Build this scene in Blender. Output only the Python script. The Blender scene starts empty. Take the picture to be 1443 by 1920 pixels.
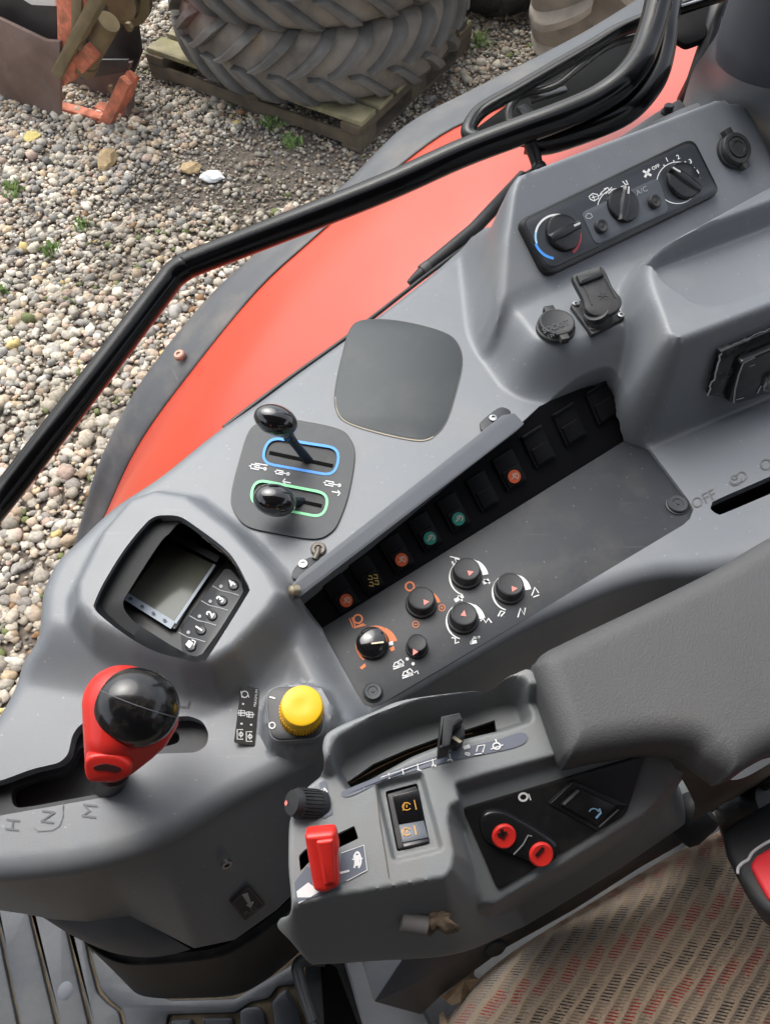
import bpy, bmesh, math, random
import numpy as np
from mathutils import Vector, Matrix
from mathutils.geometry import delaunay_2d_cdt, tessellate_polygon
random.seed(7); rng = np.random.default_rng(7)
R = math.radians
S = bpy.context.scene
# ---------------------------------------------------------------- camera
PITCH = R(57); FPX = 1507.0; CX, CY = 721.5, 960.0; CAMZ = 2.05
cam = bpy.data.cameras.new('camera'); camo = bpy.data.objects.new('camera', cam); S.collection.objects.link(camo)
cam.sensor_fit = 'VERTICAL'; cam.sensor_height = 24; cam.lens = 24*FPX/1920
cam.clip_start = .02; cam.clip_end = 500
camo.location = (0, 0, CAMZ); camo.rotation_euler = (math.pi/2-PITCH, 0, 0)
cam.dof.use_dof = False
S.camera = camo
# ---------------------------------------------------------------- light
SUN_EL, SUN_AZ = R(58), R(-35)      # azimuth from +Y towards +X
W = bpy.data.worlds.new('World'); S.world = W; W.use_nodes = True
nt = W.node_tree; bg = nt.nodes['Background']
sky = nt.nodes.new('ShaderNodeTexSky'); sky.sky_type = 'NISHITA'; sky.sun_disc = False
sky.sun_elevation = SUN_EL; sky.sun_rotation = SUN_AZ; sky.air_density = 1.0; sky.dust_density = 4.0; sky.ozone_density = 1.0
hs = nt.nodes.new('ShaderNodeHueSaturation'); hs.inputs['Saturation'].default_value = .35
nt.links.new(sky.outputs[0], hs.inputs['Color']); nt.links.new(hs.outputs[0], bg.inputs['Color'])
bg.inputs['Strength'].default_value = .15
sun = bpy.data.lights.new('sun', 'SUN'); sun.energy = 0.85; sun.angle = R(60); sun.color = (1, .97, .92)
suno = bpy.data.objects.new('sun', sun); S.collection.objects.link(suno)
sd = Vector((math.sin(SUN_AZ)*math.cos(SUN_EL), math.cos(SUN_AZ)*math.cos(SUN_EL), math.sin(SUN_EL)))
suno.rotation_euler = sd.to_track_quat('Z', 'Y').to_euler()
S.view_settings.view_transform = 'Standard'; S.view_settings.look = 'None'
S.view_settings.exposure = 1.15; S.view_settings.gamma = 1
S.cycles.max_bounces = 6; S.cycles.use_denoising = True
# ---------------------------------------------------------------- pixel -> place helpers
sp, cp = math.sin(PITCH), math.cos(PITCH)
def ray(px, py):
    u = (px-CX)/FPX; v = (CY-py)/FPX
    return Vector((u, cp+v*sp, -sp+v*cp))
def P(px, py, D):
    r = ray(px, py); t = D/(-r.z)
    return Vector((0, 0, CAMZ)) + r*t
def plane(a, b, c):
    n = (b-a).cross(c-a).normalized()
    if n.dot(Vector((0, 0, CAMZ))-a) < 0: n = -n
    return (a, n)
def planeD(D): return (Vector((0, 0, CAMZ-D)), Vector((0, 0, 1)))
def on(px, py, pl, lift=0):
    o, n = pl; r = ray(px, py); C = Vector((0, 0, CAMZ)); t = (o-C).dot(n)/r.dot(n)
    return C + r*t + n*lift
def shift(pl, d): return (pl[0]+pl[1]*d, pl[1])
def mpp(p): return (ray_t(p))/FPX      # metres per photo pixel at a point
def ray_t(p):
    d = p-Vector((0, 0, CAMZ)); return d.dot(Vector((0, cp, -sp)))
# ---------------------------------------------------------------- materials
MATS = {}
def mat(name, col, rough=.5, var=.08, vscale=6, grain=0, gscale=900, metal=0, coat=0, dust=0, dcol=(.32,.27,.21), dscale=14, dmin=.48, spec=.5, emit=None, sheen=0, speck=0, bumpdist=.001):
    if name in MATS: return MATS[name]
    m = bpy.data.materials.new(name); m.use_nodes = True; MATS[name] = m
    n = m.node_tree.nodes; l = m.node_tree.links; b = n['Principled BSDF']
    b.inputs['Roughness'].default_value = rough; b.inputs['Metallic'].default_value = metal
    b.inputs['Coat Weight'].default_value = coat; b.inputs['Coat Roughness'].default_value = .08
    b.inputs['Specular IOR Level'].default_value = spec
    if sheen: b.inputs['Sheen Weight'].default_value = sheen
    tc = n.new('ShaderNodeTexCoord'); 
    no = n.new('ShaderNodeTexNoise'); no.inputs['Scale'].default_value = vscale; no.inputs['Detail'].default_value = 6
    l.new(tc.outputs['Object'], no.inputs['Vector'])
    mr = n.new('ShaderNodeMapRange'); mr.inputs['From Min'].default_value = .3; mr.inputs['From Max'].default_value = .7
    mr.inputs['To Min'].default_value = 1-var; mr.inputs['To Max'].default_value = 1+var; l.new(no.outputs['Fac'], mr.inputs['Value'])
    mx = n.new('ShaderNodeMix'); mx.data_type = 'RGBA'; mx.blend_type = 'MULTIPLY'; mx.inputs[0].default_value = 1
    mx.inputs[6].default_value = (*col, 1); l.new(mr.outputs[0], mx.inputs[7]); out = mx.outputs[2]
    if dust:
        n2 = n.new('ShaderNodeTexNoise'); n2.inputs['Scale'].default_value = dscale; n2.inputs['Detail'].default_value = 9; n2.inputs['Roughness'].default_value = .68
        l.new(tc.outputs['Object'], n2.inputs['Vector'])
        m2 = n.new('ShaderNodeMapRange'); m2.inputs['From Min'].default_value = dmin; m2.inputs['From Max'].default_value = .78
        m2.inputs['To Max'].default_value = dust; l.new(n2.outputs['Fac'], m2.inputs['Value'])
        d = n.new('ShaderNodeMix'); d.data_type = 'RGBA'; d.inputs[7].default_value = (*dcol, 1)
        l.new(m2.outputs[0], d.inputs[0]); l.new(out, d.inputs[6]); out = d.outputs[2]
        ra = n.new('ShaderNodeMath'); ra.operation = 'MULTIPLY_ADD'; ra.inputs[1].default_value = .5; ra.inputs[2].default_value = rough; ra.use_clamp = True
        l.new(m2.outputs[0], ra.inputs[0]); l.new(ra.outputs[0], b.inputs['Roughness'])
    l.new(out, b.inputs['Base Color'])
    if speck:
        vo = n.new('ShaderNodeTexVoronoi'); vo.inputs['Scale'].default_value = 95; l.new(tc.outputs['Object'], vo.inputs['Vector'])
        vm = n.new('ShaderNodeMapRange'); vm.inputs['From Min'].default_value = .10; vm.inputs['From Max'].default_value = .03; vm.inputs['To Max'].default_value = speck; l.new(vo.outputs['Distance'], vm.inputs['Value'])
        st = n.new('ShaderNodeMapping'); st.inputs['Scale'].default_value = (9, 160, 60); st.inputs['Rotation'].default_value = (0, 0, .9); l.new(tc.outputs['Object'], st.inputs['Vector'])
        sn = n.new('ShaderNodeTexNoise'); sn.inputs['Scale'].default_value = 1.6; sn.inputs['Detail'].default_value = 4; l.new(st.outputs[0], sn.inputs['Vector'])
        sm = n.new('ShaderNodeMapRange'); sm.inputs['From Min'].default_value = .66; sm.inputs['From Max'].default_value = .74; sm.inputs['To Max'].default_value = speck*.22; l.new(sn.outputs['Fac'], sm.inputs['Value'])
        ad = n.new('ShaderNodeMath'); ad.operation = 'MAXIMUM'; l.new(vm.outputs[0], ad.inputs[0]); l.new(sm.outputs[0], ad.inputs[1])
        d = n.new('ShaderNodeMix'); d.data_type = 'RGBA'; d.inputs[7].default_value = (.42,.41,.39,1); l.new(ad.outputs[0], d.inputs[0]); l.new(out, d.inputs[6]); out = d.outputs[2]; l.new(out, b.inputs['Base Color'])
    if grain:
        g = n.new('ShaderNodeTexNoise'); g.inputs['Scale'].default_value = gscale; g.inputs['Detail'].default_value = 3
        l.new(tc.outputs['Object'], g.inputs['Vector'])
        bp = n.new('ShaderNodeBump'); bp.inputs['Strength'].default_value = grain; bp.inputs['Distance'].default_value = bumpdist
        l.new(g.outputs['Fac'], bp.inputs['Height']); l.new(bp.outputs[0], b.inputs['Normal'])
    if emit:
        b.inputs['Emission Color'].default_value = (*emit[0], 1); b.inputs['Emission Strength'].default_value = emit[1]
    return m
GREY = mat('moulded grey plastic', (.162,.173,.187), .34, .05, 5, .22, 1400, speck=.45, dust=.3, dscale=9, dcol=(.3,.28,.25), bumpdist=.0004)
PANEL = mat('dark panel plastic', (.026,.029,.034), .5, .06, 8, .2, 1500, speck=.22, dust=.12, dscale=20, bumpdist=.0004)
LEVERP = mat('lever plate plastic', (.044,.048,.053), .5, .06, 8, .2, 1500, dust=.12, dscale=20, bumpdist=.0004)
SPK = mat('speaker cover plastic', (.030,.037,.041), .5, .06, 8, .3, 1500, dust=.1, bumpdist=.0004)
BLACK = mat('black satin plastic', (.012,.012,.013), .38, .1, 30, .1, 1200, dust=.12, dscale=30, bumpdist=.0004)
BAY = mat('black switch plastic', (.004,.004,.005), .65, .1, 30, .15, 1200, spec=.12, bumpdist=.0004)
MATTEB = mat('matte black plastic', (.022,.023,.025), .55, .1, 30, .2, 900, dust=.15, dscale=30, bumpdist=.0004)
GLOSSB = mat('gloss black paint', (.006,.006,.007), .12, .1, 30, coat=1, dust=.08, dscale=40)
VOID = mat('black cavity', (.004,.004,.004), .9, 0, spec=.1)
RED = mat('red orange fender paint', (.47,.050,.022), .30, .05, 3, coat=.12, spec=.4, dust=.06, dscale=5, dcol=(.4,.22,.18))
REDP = mat('red plastic', (.68,.030,.022), .33, .05, 30, .06, 700, bumpdist=.0004)
YEL = mat('yellow plastic', (.86,.50,.010), .38, .04, 40, .06, 700, bumpdist=.0004)
LIP = mat('grey rubber fender lip', (.060,.064,.070), .5, .08, 6, .2, 500, dust=.3, dscale=10)
PODM = mat('armrest console grey plastic', (.190,.202,.206), .45, .07, 8, .25, 1300, dust=.32, dscale=16, dcol=(.22,.17,.12), bumpdist=.0004)
WHITE = mat('white print', (.75,.75,.74), .6, .05, 60)
ORANGE = mat('orange print', (.70,.20,.07), .6, .08, 60)
BLUEP = mat('blue print', (.06,.30,.80), .5, .05, 60)
GREENP = mat('green print', (.25,.75,.36), .5, .05, 60)
SALMON = mat('salmon pointer', (.80,.22,.18), .5, .05, 60)
CAPM = mat('gear cap black', (.006,.006,.007), .2, .1, 30, coat=.35, dust=.15, dscale=60)
RAILM = mat('black rail paint', (.002,.002,.0025), .2, .1, 30, spec=.25, coat=.18)
SILV = mat('steel', (.34,.34,.34), .3, .1, 40, metal=1)
RUSTY = mat('dirty dull steel', (.16,.14,.12), .5, .25, 50, .3, 400, metal=.5, dust=.6, dcol=(.16,.09,.05), dscale=60)
# ---------------------------------------------------------------- objects
WL = {}
def mesh_from(verts, faces, smooth=True, mats=None, fm=None):
    me = bpy.data.meshes.new('m'); me.from_pydata([tuple(v) for v in verts], [], [tuple(f) for f in faces])
    me.validate(); 
    if smooth: me.polygons.foreach_set('use_smooth', [True]*len(me.polygons))
    return me
def link(name, me, material, parent=None, label=None, cat=None, group=None, kind=None):
    n = len(me.vertices); co = np.empty(n*3, dtype=np.float64); me.vertices.foreach_get('co', co); co = co.reshape(-1, 3)
    base = np.array([(co[:,0].min()+co[:,0].max())/2, (co[:,1].min()+co[:,1].max())/2, co[:,2].min()])
    if kind == 'structure' and parent is None: base = np.zeros(3)
    co -= base; me.vertices.foreach_set('co', co.ravel()); me.update()
    if material is not None and not me.materials:
        for mm in (material if isinstance(material, (list, tuple)) else [material]): me.materials.append(mm)
    me.name = name
    o = bpy.data.objects.new(name, me); S.collection.objects.link(o)
    b = Vector(base); WL[o] = b
    if parent is not None: o.parent = parent; o.location = b - WL[parent]
    else: o.location = b
    if label: o['label'] = label
    if cat: o['category'] = cat
    if group: o['group'] = group
    if kind: o['kind'] = kind
    return o
def thing(name, loc, label, cat, group=None):
    o = bpy.data.objects.new(name, None); S.collection.objects.link(o); o.empty_display_size = .02
    o.location = loc; WL[o] = Vector(loc); o['label'] = label; o['category'] = cat
    if group: o['group'] = group
    return o
class MB:
    """collects shapes into one mesh"""
    def __init__(s): s.v = []; s.f = []; s.m = []; s.flat = []
    def add(s, verts, faces, mi=0, flat=False):
        o = len(s.v); s.v += [Vector(v) for v in verts]
        for f in faces: s.f.append(tuple(i+o for i in f)); s.m.append(mi); s.flat.append(flat)
        return s
    def mesh(s, weld=0, auto=None):
        me = bpy.data.meshes.new('m'); me.from_pydata([tuple(v) for v in s.v], [], s.f)
        me.polygons.foreach_set('material_index', s.m)
        me.polygons.foreach_set('use_smooth', [not f for f in s.flat])
        bm = bmesh.new(); bm.from_mesh(me)
        if weld: bmesh.ops.remove_doubles(bm, verts=bm.verts, dist=weld)
        bmesh.ops.recalc_face_normals(bm, faces=bm.faces)
        if auto:
            for e in bm.edges:
                if len(e.link_faces) == 2 and e.calc_face_angle(0) > auto: e.smooth = False
        bm.to_mesh(me); bm.free(); return me
    def build(s, name, material, parent=None, auto=R(35), weld=0, **k):
        me = s.mesh(weld, auto)
        for mm in (material if isinstance(material, (list, tuple)) else [material]): me.materials.append(mm)
        return link(name, me, None, parent, **k)
# --- 2D helpers
def catmull(pts, n=8, closed=False):
    pts = [tuple(p) for p in pts]; out = []; N = len(pts)
    rngi = range(N) if closed else range(N-1)
    for i in rngi:
        if closed: p0, p1, p2, p3 = pts[(i-1)%N], pts[i], pts[(i+1)%N], pts[(i+2)%N]
        else: p0, p1, p2, p3 = pts[max(i-1,0)], pts[i], pts[i+1], pts[min(i+2,N-1)]
        for k in range(n):
            t = k/n
            out.append(tuple(.5*((2*b)+(-a+c)*t+(2*a-5*b+4*c-d)*t*t+(-a+3*b-3*c+d)*t**3) for a,b,c,d in zip(p0,p1,p2,p3)))
    if not closed: out.append(pts[-1])
    return out
def roundpoly(pts, r, n=6):
    """round each corner of a 2D polygon; r number or list"""
    out = []; N = len(pts)
    for i in range(N):
        a = np.array(pts[i-1][:2], float); b = np.array(pts[i][:2], float); c = np.array(pts[(i+1)%N][:2], float)
        rr = r[i] if isinstance(r, (list, tuple)) else r
        u = a-b; v = c-b; lu = np.linalg.norm(u); lv = np.linalg.norm(v)
        rr = min(rr, lu*.49, lv*.49)
        if rr < 1e-9: out.append(tuple(b)); continue
        p = b+u/lu*rr; q = b+v/lv*rr
        for k in range(n+1):
            t = k/n; out.append(tuple((1-t)**2*p+2*t*(1-t)*b+t*t*q))
    return out
def ellipse(cx, cy, rx, ry=None, rot=0, n=32, a0=0, a1=360):
    ry = rx if ry is None else ry; out = []
    full = abs(a1-a0) >= 360
    for i in range(n if full else n+1):
        a = R(a0+(a1-a0)*i/n); x = rx*math.cos(a); y = -ry*math.sin(a)
        out.append((cx+x*math.cos(rot)-y*math.sin(rot), cy+x*math.sin(rot)+y*math.cos(rot)))
    return out
# --- shapes
def fill(pts3):
    tri = tessellate_polygon([pts3]); return tri
def prism(mb, pts3, n, depth, bevel=0, mi=0, bottom=False, seg=2):
    """top outline pts3 (on a plane with normal n), going down by depth, softened top edge"""
    N = len(pts3); c = sum(pts3, Vector())/N; rings = []
    if bevel:
        for k in range(seg+1):
            a = k/seg*math.pi/2; ins = bevel*(1-math.sin(a)); dn = bevel*(1-math.cos(a))
            ring = []
            for i in range(N):
                e1 = (pts3[i]-pts3[i-1]); e2 = (pts3[(i+1)%N]-pts3[i])
                t = (e1.normalized()+e2.normalized())
                if t.length < 1e-9: t = e2
                o = t.normalized().cross(n)
                if o.dot(pts3[i]-c) < 0 and False: o = -o
                ring.append((pts3[i], o, ins, dn))
            # orientation sign from polygon area
            rings.append(ring)
        area = sum(((pts3[i]-c).cross(pts3[(i+1)%N]-c)).dot(n) for i in range(N)); sg = 1 if area > 0 else -1
        vs = [[p - o*sg*ins - n*dn for (p,o,ins,dn) in ring] for ring in rings]
    else: vs = [list(pts3)]
    vs.append([p - n*depth for p in pts3])
    V = [v for r in vs for v in r]; F = [tuple(t) for t in fill(vs[0])]
    for k in range(len(vs)-1):
        for i in range(N):
            j = (i+1)%N; F.append((k*N+i, k*N+j, (k+1)*N+j, (k+1)*N+i))
    if bottom: F += [tuple(x+(len(vs)-1)*N for x in t) for t in fill(vs[-1])]
    mb.add(V, F, mi)
def pxprism(mb, pts, pl, depth, lift=0, bevel=0, mi=0, bottom=True, seg=2):
    prism(mb, [on(x, y, pl, lift) for x, y in pts], pl[1], depth, bevel, mi, bottom, seg)
def sheet(mb, pts, pl, lift=.0003, mi=0):
    p = [on(x, y, pl, lift) for x, y in pts]; mb.add(p, fill(p), mi)
def stroke(mb, pts, pl, w, lift=.0004, mi=0, closed=False, w2=None, f=None):
    """ribbon along photo-pixel polyline lying on plane pl; f overrides placement"""
    f = f or (lambda x, y: on(x, y, pl, lift))
    pts = [np.array(p[:2], float) for p in pts]; N = len(pts); L = []; Rr = []
    for i in range(N):
        a = pts[i-1] if (i > 0 or closed) else pts[i]; c = pts[(i+1)%N] if (i < N-1 or closed) else pts[i]
        t = c-a; t = t/(np.linalg.norm(t)+1e-9); nn = np.array([-t[1], t[0]])
        ww = w if w2 is None else w+(w2-w)*i/(N-1)
        L.append(f(*(pts[i]+nn*ww/2))); Rr.append(f(*(pts[i]-nn*ww/2)))
    V = L+Rr; F = [(i, (i+1)%N, (i+1)%N+N, i+N) for i in range(N if closed else N-1)]
    mb.add(V, F, mi)
def frame_of(n):
    n = n.normalized(); a = Vector((1,0,0)) - n*n.x
    if a.length < .1: a = Vector((0,1,0)) - n*n.y
    a.normalize(); return a, n.cross(a), n
def lathe(mb, o, n, prof, seg=40, mi=0, sx=1, sy=1, rot=0):
    """prof: list of (radius, height along n)"""
    a, b, n = frame_of(n); ca, sa = math.cos(rot), math.sin(rot); a, b = a*ca+b*sa, b*ca-a*sa
    V = []; F = []
    for r, h in prof:
        for i in range(seg):
            t = 2*math.pi*i/seg; V.append(o+a*(r*sx*math.cos(t))+b*(r*sy*math.sin(t))+n*h)
    M = len(prof)
    for k in range(M-1):
        for i in range(seg):
            j = (i+1)%seg; F.append((k*seg+i, k*seg+j, (k+1)*seg+j, (k+1)*seg+i))
    if prof[-1][0] > 1e-6: F.append(tuple((M-1)*seg+i for i in range(seg)))
    if prof[0][0] > 1e-6: F.append(tuple(i for i in reversed(range(seg))))
    mb.add(V, F, mi)
def tube(mb, pts, r, seg=16, mi=0, caps=True):
    pts = [Vector(p) for p in pts]; N = len(pts); V = []; F = []
    t0 = (pts[1]-pts[0]).normalized(); a, b, _ = frame_of(t0)
    for i, p in enumerate(pts):
        t = ((pts[min(i+1,N-1)]-pts[max(i-1,0)])).normalized()
        a = (a - t*a.dot(t)).normalized(); b = t.cross(a)
        rr = r[i] if isinstance(r, (list, tuple)) else r
        for k in range(seg):
            q = 2*math.pi*k/seg; V.append(p+a*(rr*math.cos(q))+b*(rr*math.sin(q)))
    for i in range(N-1):
        for k in range(seg):
            j = (k+1)%seg; F.append((i*seg+k, i*seg+j, (i+1)*seg+j, (i+1)*seg+k))
    if caps: F += [tuple(range(seg))[::-1], tuple((N-1)*seg+k for k in range(seg))]
    mb.add(V, F, mi)
def box(mb, c, ax, ay, az, hx, hy, hz, mi=0, bev=0):
    """box with half sizes along given unit axes"""
    if not bev:
        V = [c+ax*(hx*i)+ay*(hy*j)+az*(hz*k) for i in (-1,1) for j in (-1,1) for k in (-1,1)]
        mb.add(V, [(0,1,3,2),(4,6,7,5),(0,4,5,1),(2,3,7,6),(0,2,6,4),(1,5,7,3)], mi, True); return
    pts = []
    r = roundpoly([(-hx,-hy),(hx,-hy),(hx,hy),(-hx,hy)], bev, 3)
    prism(mb, [c+ax*x+ay*y+az*hz for x, y in r], az, 2*hz, bev*.6, mi, True)
def ball(mb, c, rx, ry, rz, axes=None, mi=0, seg=32, rings=20):
    ax, ay, az = axes or (Vector((1,0,0)), Vector((0,1,0)), Vector((0,0,1)))
    V = []; F = []
    for i in range(rings+1):
        th = math.pi*i/rings
        for k in range(seg):
            ph = 2*math.pi*k/seg
            V.append(c+ax*(rx*math.sin(th)*math.cos(ph))+ay*(ry*math.sin(th)*math.sin(ph))+az*(rz*math.cos(th)))
    for i in range(rings):
        for k in range(seg):
            j = (k+1)%seg; F.append((i*seg+k, i*seg+j, (i+1)*seg+j, (i+1)*seg+k))
    mb.add(V, F, mi)
def loft(mb, curves, nu=60, nv=6, mi=0, closed=False, wrap=False):
    """curves: lists of (px,py,D) or Vectors; smooth surface through them (nv = steps between curves)"""
    res = []
    for c in curves:
        p = [v if isinstance(v, Vector) else P(*v) for v in c]
        d = catmull([tuple(q) for q in p], 10, closed=wrap)
        if wrap: d.append(d[0])
        d = np.array(d); s = np.r_[0, np.cumsum(np.linalg.norm(np.diff(d, axis=0), axis=1))]
        u = np.linspace(0, s[-1], nu+1); res.append(np.stack([np.interp(u, s, d[:,k]) for k in range(3)], 1))
    res = np.array(res)      # curves x nu x 3
    if nv > 1:
        cols = [catmull([tuple(res[k, i]) for k in range(len(res))], nv) for i in range(nu+1)]
        G = np.array(cols).transpose(1, 0, 2)
    else: G = res
    M = len(G); V = [Vector(p) for row in G for p in row]; F = []
    for a in range(M-1):
        for i in range(nu): F.append((a*(nu+1)+i, a*(nu+1)+i+1, (a+1)*(nu+1)+i+1, (a+1)*(nu+1)+i))
    mb.add(V, F, mi); return G
def hull(mb, spheres, mi=0, sub=3):
    bm = bmesh.new()
    for c, r in spheres:
        bmesh.ops.create_icosphere(bm, subdivisions=sub, radius=r, matrix=Matrix.Translation(c))
    g = bmesh.ops.convex_hull(bm, input=bm.verts)
    bmesh.ops.delete(bm, geom=[e for e in set(g['geom_interior']+g['geom_unused']) if isinstance(e, bmesh.types.BMVert)], context='VERTS')
    bm.verts.index_update(); mb.add([v.co.copy() for v in bm.verts], [tuple(v.index for v in f.verts) for f in bm.faces], mi); bm.free()
def text(mb, s, cx, cy, base, h, pl, lift=.0004, mi=0, f=None, bold=0):
    cu = bpy.data.curves.new('t', 'FONT'); cu.body = s; cu.align_x = 'CENTER'; cu.align_y = 'CENTER'; cu.size = h*1.4; cu.offset = bold; cu.resolution_u = 3
    ob = bpy.data.objects.new('t', cu); S.collection.objects.link(ob)
    dg = bpy.context.evaluated_depsgraph_get(); me = bpy.data.meshes.new_from_object(ob.evaluated_get(dg))
    bx, by = base; L = math.hypot(bx, by); bx /= L; by /= L; ux, uy = by, -bx
    f = f or (lambda x, y: on(x, y, pl, lift))
    V = [f(cx+v.co.x*bx+v.co.y*ux, cy+v.co.x*by+v.co.y*uy) for v in me.vertices]
    mb.add(V, [tuple(p.vertices) for p in me.polygons], mi)
    bpy.data.objects.remove(ob); bpy.data.curves.remove(cu); bpy.data.meshes.remove(me)
# --- heightfield skins
def sdf(x, y, poly):
    p = np.array(poly, float); a = p; b = np.roll(p, -1, 0); d = np.full(x.shape, 1e9); ins = np.zeros(x.shape, bool)
    for (ax, ay), (bx, by) in zip(a, b):
        ex, ey = bx-ax, by-ay; L = ex*ex+ey*ey
        if L < 1e-16: continue
        t = np.clip(((x-ax)*ex+(y-ay)*ey)/L, 0, 1); dd = np.hypot(x-ax-ex*t, y-ay-ey*t); d = np.minimum(d, dd)
        c = ((ay > y) != (by > y)); xi = ax+(y-ay)*ex/(ey if abs(ey) > 1e-12 else 1e-12); ins ^= c & (x < xi)
    return np.where(ins, -d, d)
def sstep(t): t = np.clip(t, 0, 1); return t*t*(3-2*t)
class Field:
    def __init__(s, D0): s.D0 = D0; s.ft = []
    def feat(s, poly, D, w, r=0, mode='mix'):
        """poly: world xy list; D number or function or plane"""
        if r: poly = roundpoly(poly, r)
        s.ft.append(([tuple(p[:2]) for p in poly], D, w, mode))
    def __call__(s, x, y):
        x = np.asarray(x, float); y = np.asarray(y, float)
        D = s.D0(x, y) if callable(s.D0) else np.full(x.shape, float(s.D0))
        for poly, T, w, mode in s.ft:
            k = 1-sstep((sdf(x, y, poly)+w/2)/w)
            t = T(x, y) if callable(T) else T
            if mode == 'add': D = D + k*t
            else: D = D*(1-k)+t*k
        return D
    def bake(s, x0=-.6, y0=.0, x1=1.1, y1=1.15, st=.0025):
        s.g0 = (x0, y0, st); xs = np.arange(x0, x1, st); ys = np.arange(y0, y1, st); X, Y = np.meshgrid(xs, ys)
        s.grid = s(X.ravel(), Y.ravel()).reshape(X.shape)
    def look(s, x, y):
        x0, y0, st = s.g0; fx = np.clip((x-x0)/st, 0, s.grid.shape[1]-1.001); fy = np.clip((y-y0)/st, 0, s.grid.shape[0]-1.001)
        ix = fx.astype(int); iy = fy.astype(int); u = fx-ix; v = fy-iy; g = s.grid
        return (g[iy,ix]*(1-u)+g[iy,ix+1]*u)*(1-v)+(g[iy+1,ix]*(1-u)+g[iy+1,ix+1]*u)*v
    def at(s, px, py, lift=0):
        """where the sight line first meets the surface"""
        if not hasattr(s, 'grid'): s.bake()
        r = ray(px, py); k = 1/(-r.z); lo, hi = .30, .75
        for n in (46, 30):
            Ds = np.linspace(lo, hi, n); f = s.look(r.x*k*Ds, r.y*k*Ds)-Ds
            w = np.nonzero(f <= 0)[0]; i = w[0] if len(w) else n-1; i = max(i, 1)
            lo, hi = Ds[i-1], Ds[i]; a, b = f[i-1], f[i]
        D = lo+(hi-lo)*(a/(a-b) if a != b else .5)
        return P(px, py, D)+Vector((0, 0, lift))
def planefn(pl):
    o, n = pl
    return lambda x, y: CAMZ-(o.z-(n.x*(x-o.x)+n.y*(y-o.y))/n.z)
def resample(poly, step):
    d = np.array([tuple(p[:2]) for p in poly]+[tuple(poly[0][:2])], float); out = []
    for a, b in zip(d[:-1], d[1:]):
        n = max(1, int(np.linalg.norm(b-a)/step))
        for k in range(n): out.append(tuple(a+(b-a)*k/n))
    return out
def skin(mb, field, outer, holes=(), step=.004, lip=.006, contours=(), rnd=0, mi=0, outlip=True):
    """heightfield sheet inside outer (world xy) minus holes; rnd = radius of the rounded outer edge. returns outer loop 3D"""
    outer = resample(outer, step); holes = [resample(h, step) for h in holes]
    o = np.array(outer); x0, y0 = o.min(0); x1, y1 = o.max(0)
    gx, gy = np.meshgrid(np.arange(x0, x1, step), np.arange(y0, y1, step*.866))
    gx = gx+(np.arange(gx.shape[0])%2)[:, None]*step/2
    gx = gx.ravel(); gy = gy.ravel()
    k = sdf(gx, gy, outer) < -(rnd+step*.5 if rnd else step*.45)
    gx = gx[k]; gy = gy[k]
    for h in holes:
        k = sdf(gx, gy, h) > step*.45; gx = gx[k]; gy = gy[k]
    pts = []; edges = []
    loops = [outer]+holes; spans = []
    for lp in loops:
        s0 = len(pts); pts += lp; n = len(lp); edges += [(s0+i, s0+(i+1)%n) for i in range(n)]; spans.append((s0, n))
    for cp_, cw in contours:
        cc = np.array(resample(cp_, step*.6)); ar = np.sum(cc[:,0]*np.roll(cc[:,1],-1)-np.roll(cc[:,0],-1)*cc[:,1]); t = np.roll(cc,-2,0)-np.roll(cc,2,0); t /= np.linalg.norm(t,axis=1)[:,None]+1e-12
        nn_ = np.stack([-t[:,1], t[:,0]],1)*(1 if ar > 0 else -1); k = np.abs(sdf(gx, gy, cp_)) > cw/2+step*.4; gx = gx[k]; gy = gy[k]
        for fr in (-.5,-.35,-.2,-.07,.07,.2,.35,.5):
            q = cc+nn_*cw*fr; k = (np.abs(sdf(q[:,0], q[:,1], cp_)) > abs(cw*fr)*.93) & (sdf(q[:,0], q[:,1], outer) < -rnd-step*.4)
            for h in holes: k &= sdf(q[:,0], q[:,1], h) > step
            pts += [tuple(v) for v in q[k]]
    if rnd:
        ar = np.sum(o[:,0]*np.roll(o[:,1],-1)-np.roll(o[:,0],-1)*o[:,1]); t = np.roll(o,-2,0)-np.roll(o,2,0); t /= np.linalg.norm(t,axis=1)[:,None]+1e-12
        inn_ = np.stack([-t[:,1], t[:,0]],1)*(1 if ar > 0 else -1)
        for fr in (.012,.05,.12,.22,.36,.54,.76,1.0):
            q = o+inn_*rnd*fr; k = sdf(q[:,0], q[:,1], outer) < -rnd*fr*.93
            for h in holes: k &= sdf(q[:,0], q[:,1], h) > step*.4
            pts += [tuple(v) for v in q[k]]
    for h in holes:
        hh = np.array(h); ar = np.sum(hh[:,0]*np.roll(hh[:,1],-1)-np.roll(hh[:,0],-1)*hh[:,1]); t = np.roll(hh,-2,0)-np.roll(hh,2,0); t /= np.linalg.norm(t,axis=1)[:,None]+1e-12
        out_ = np.stack([t[:,1], -t[:,0]],1)*(1 if ar > 0 else -1); q = hh+out_*step*.5; k = (sdf(q[:,0], q[:,1], h) > step*.42) & (sdf(q[:,0], q[:,1], outer) < -rnd-step*.3); pts += [tuple(v) for v in q[k]]
        k = sdf(gx, gy, h) > step*.95; gx = gx[k]; gy = gy[k]
    pts += list(zip(gx, gy))
    r = delaunay_2d_cdt([Vector(p) for p in pts], edges, [], 0, 1e-7)
    V2 = np.array([tuple(v) for v in r[0]]); orig = r[3]; F = np.array([f for f in r[2] if len(f) == 3])
    c = V2[F].mean(1); keep = sdf(c[:,0], c[:,1], outer) < 0
    for h in holes: keep &= sdf(c[:,0], c[:,1], h) > 0
    F = F[keep]
    D = field(V2[:,0], V2[:,1])
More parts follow.
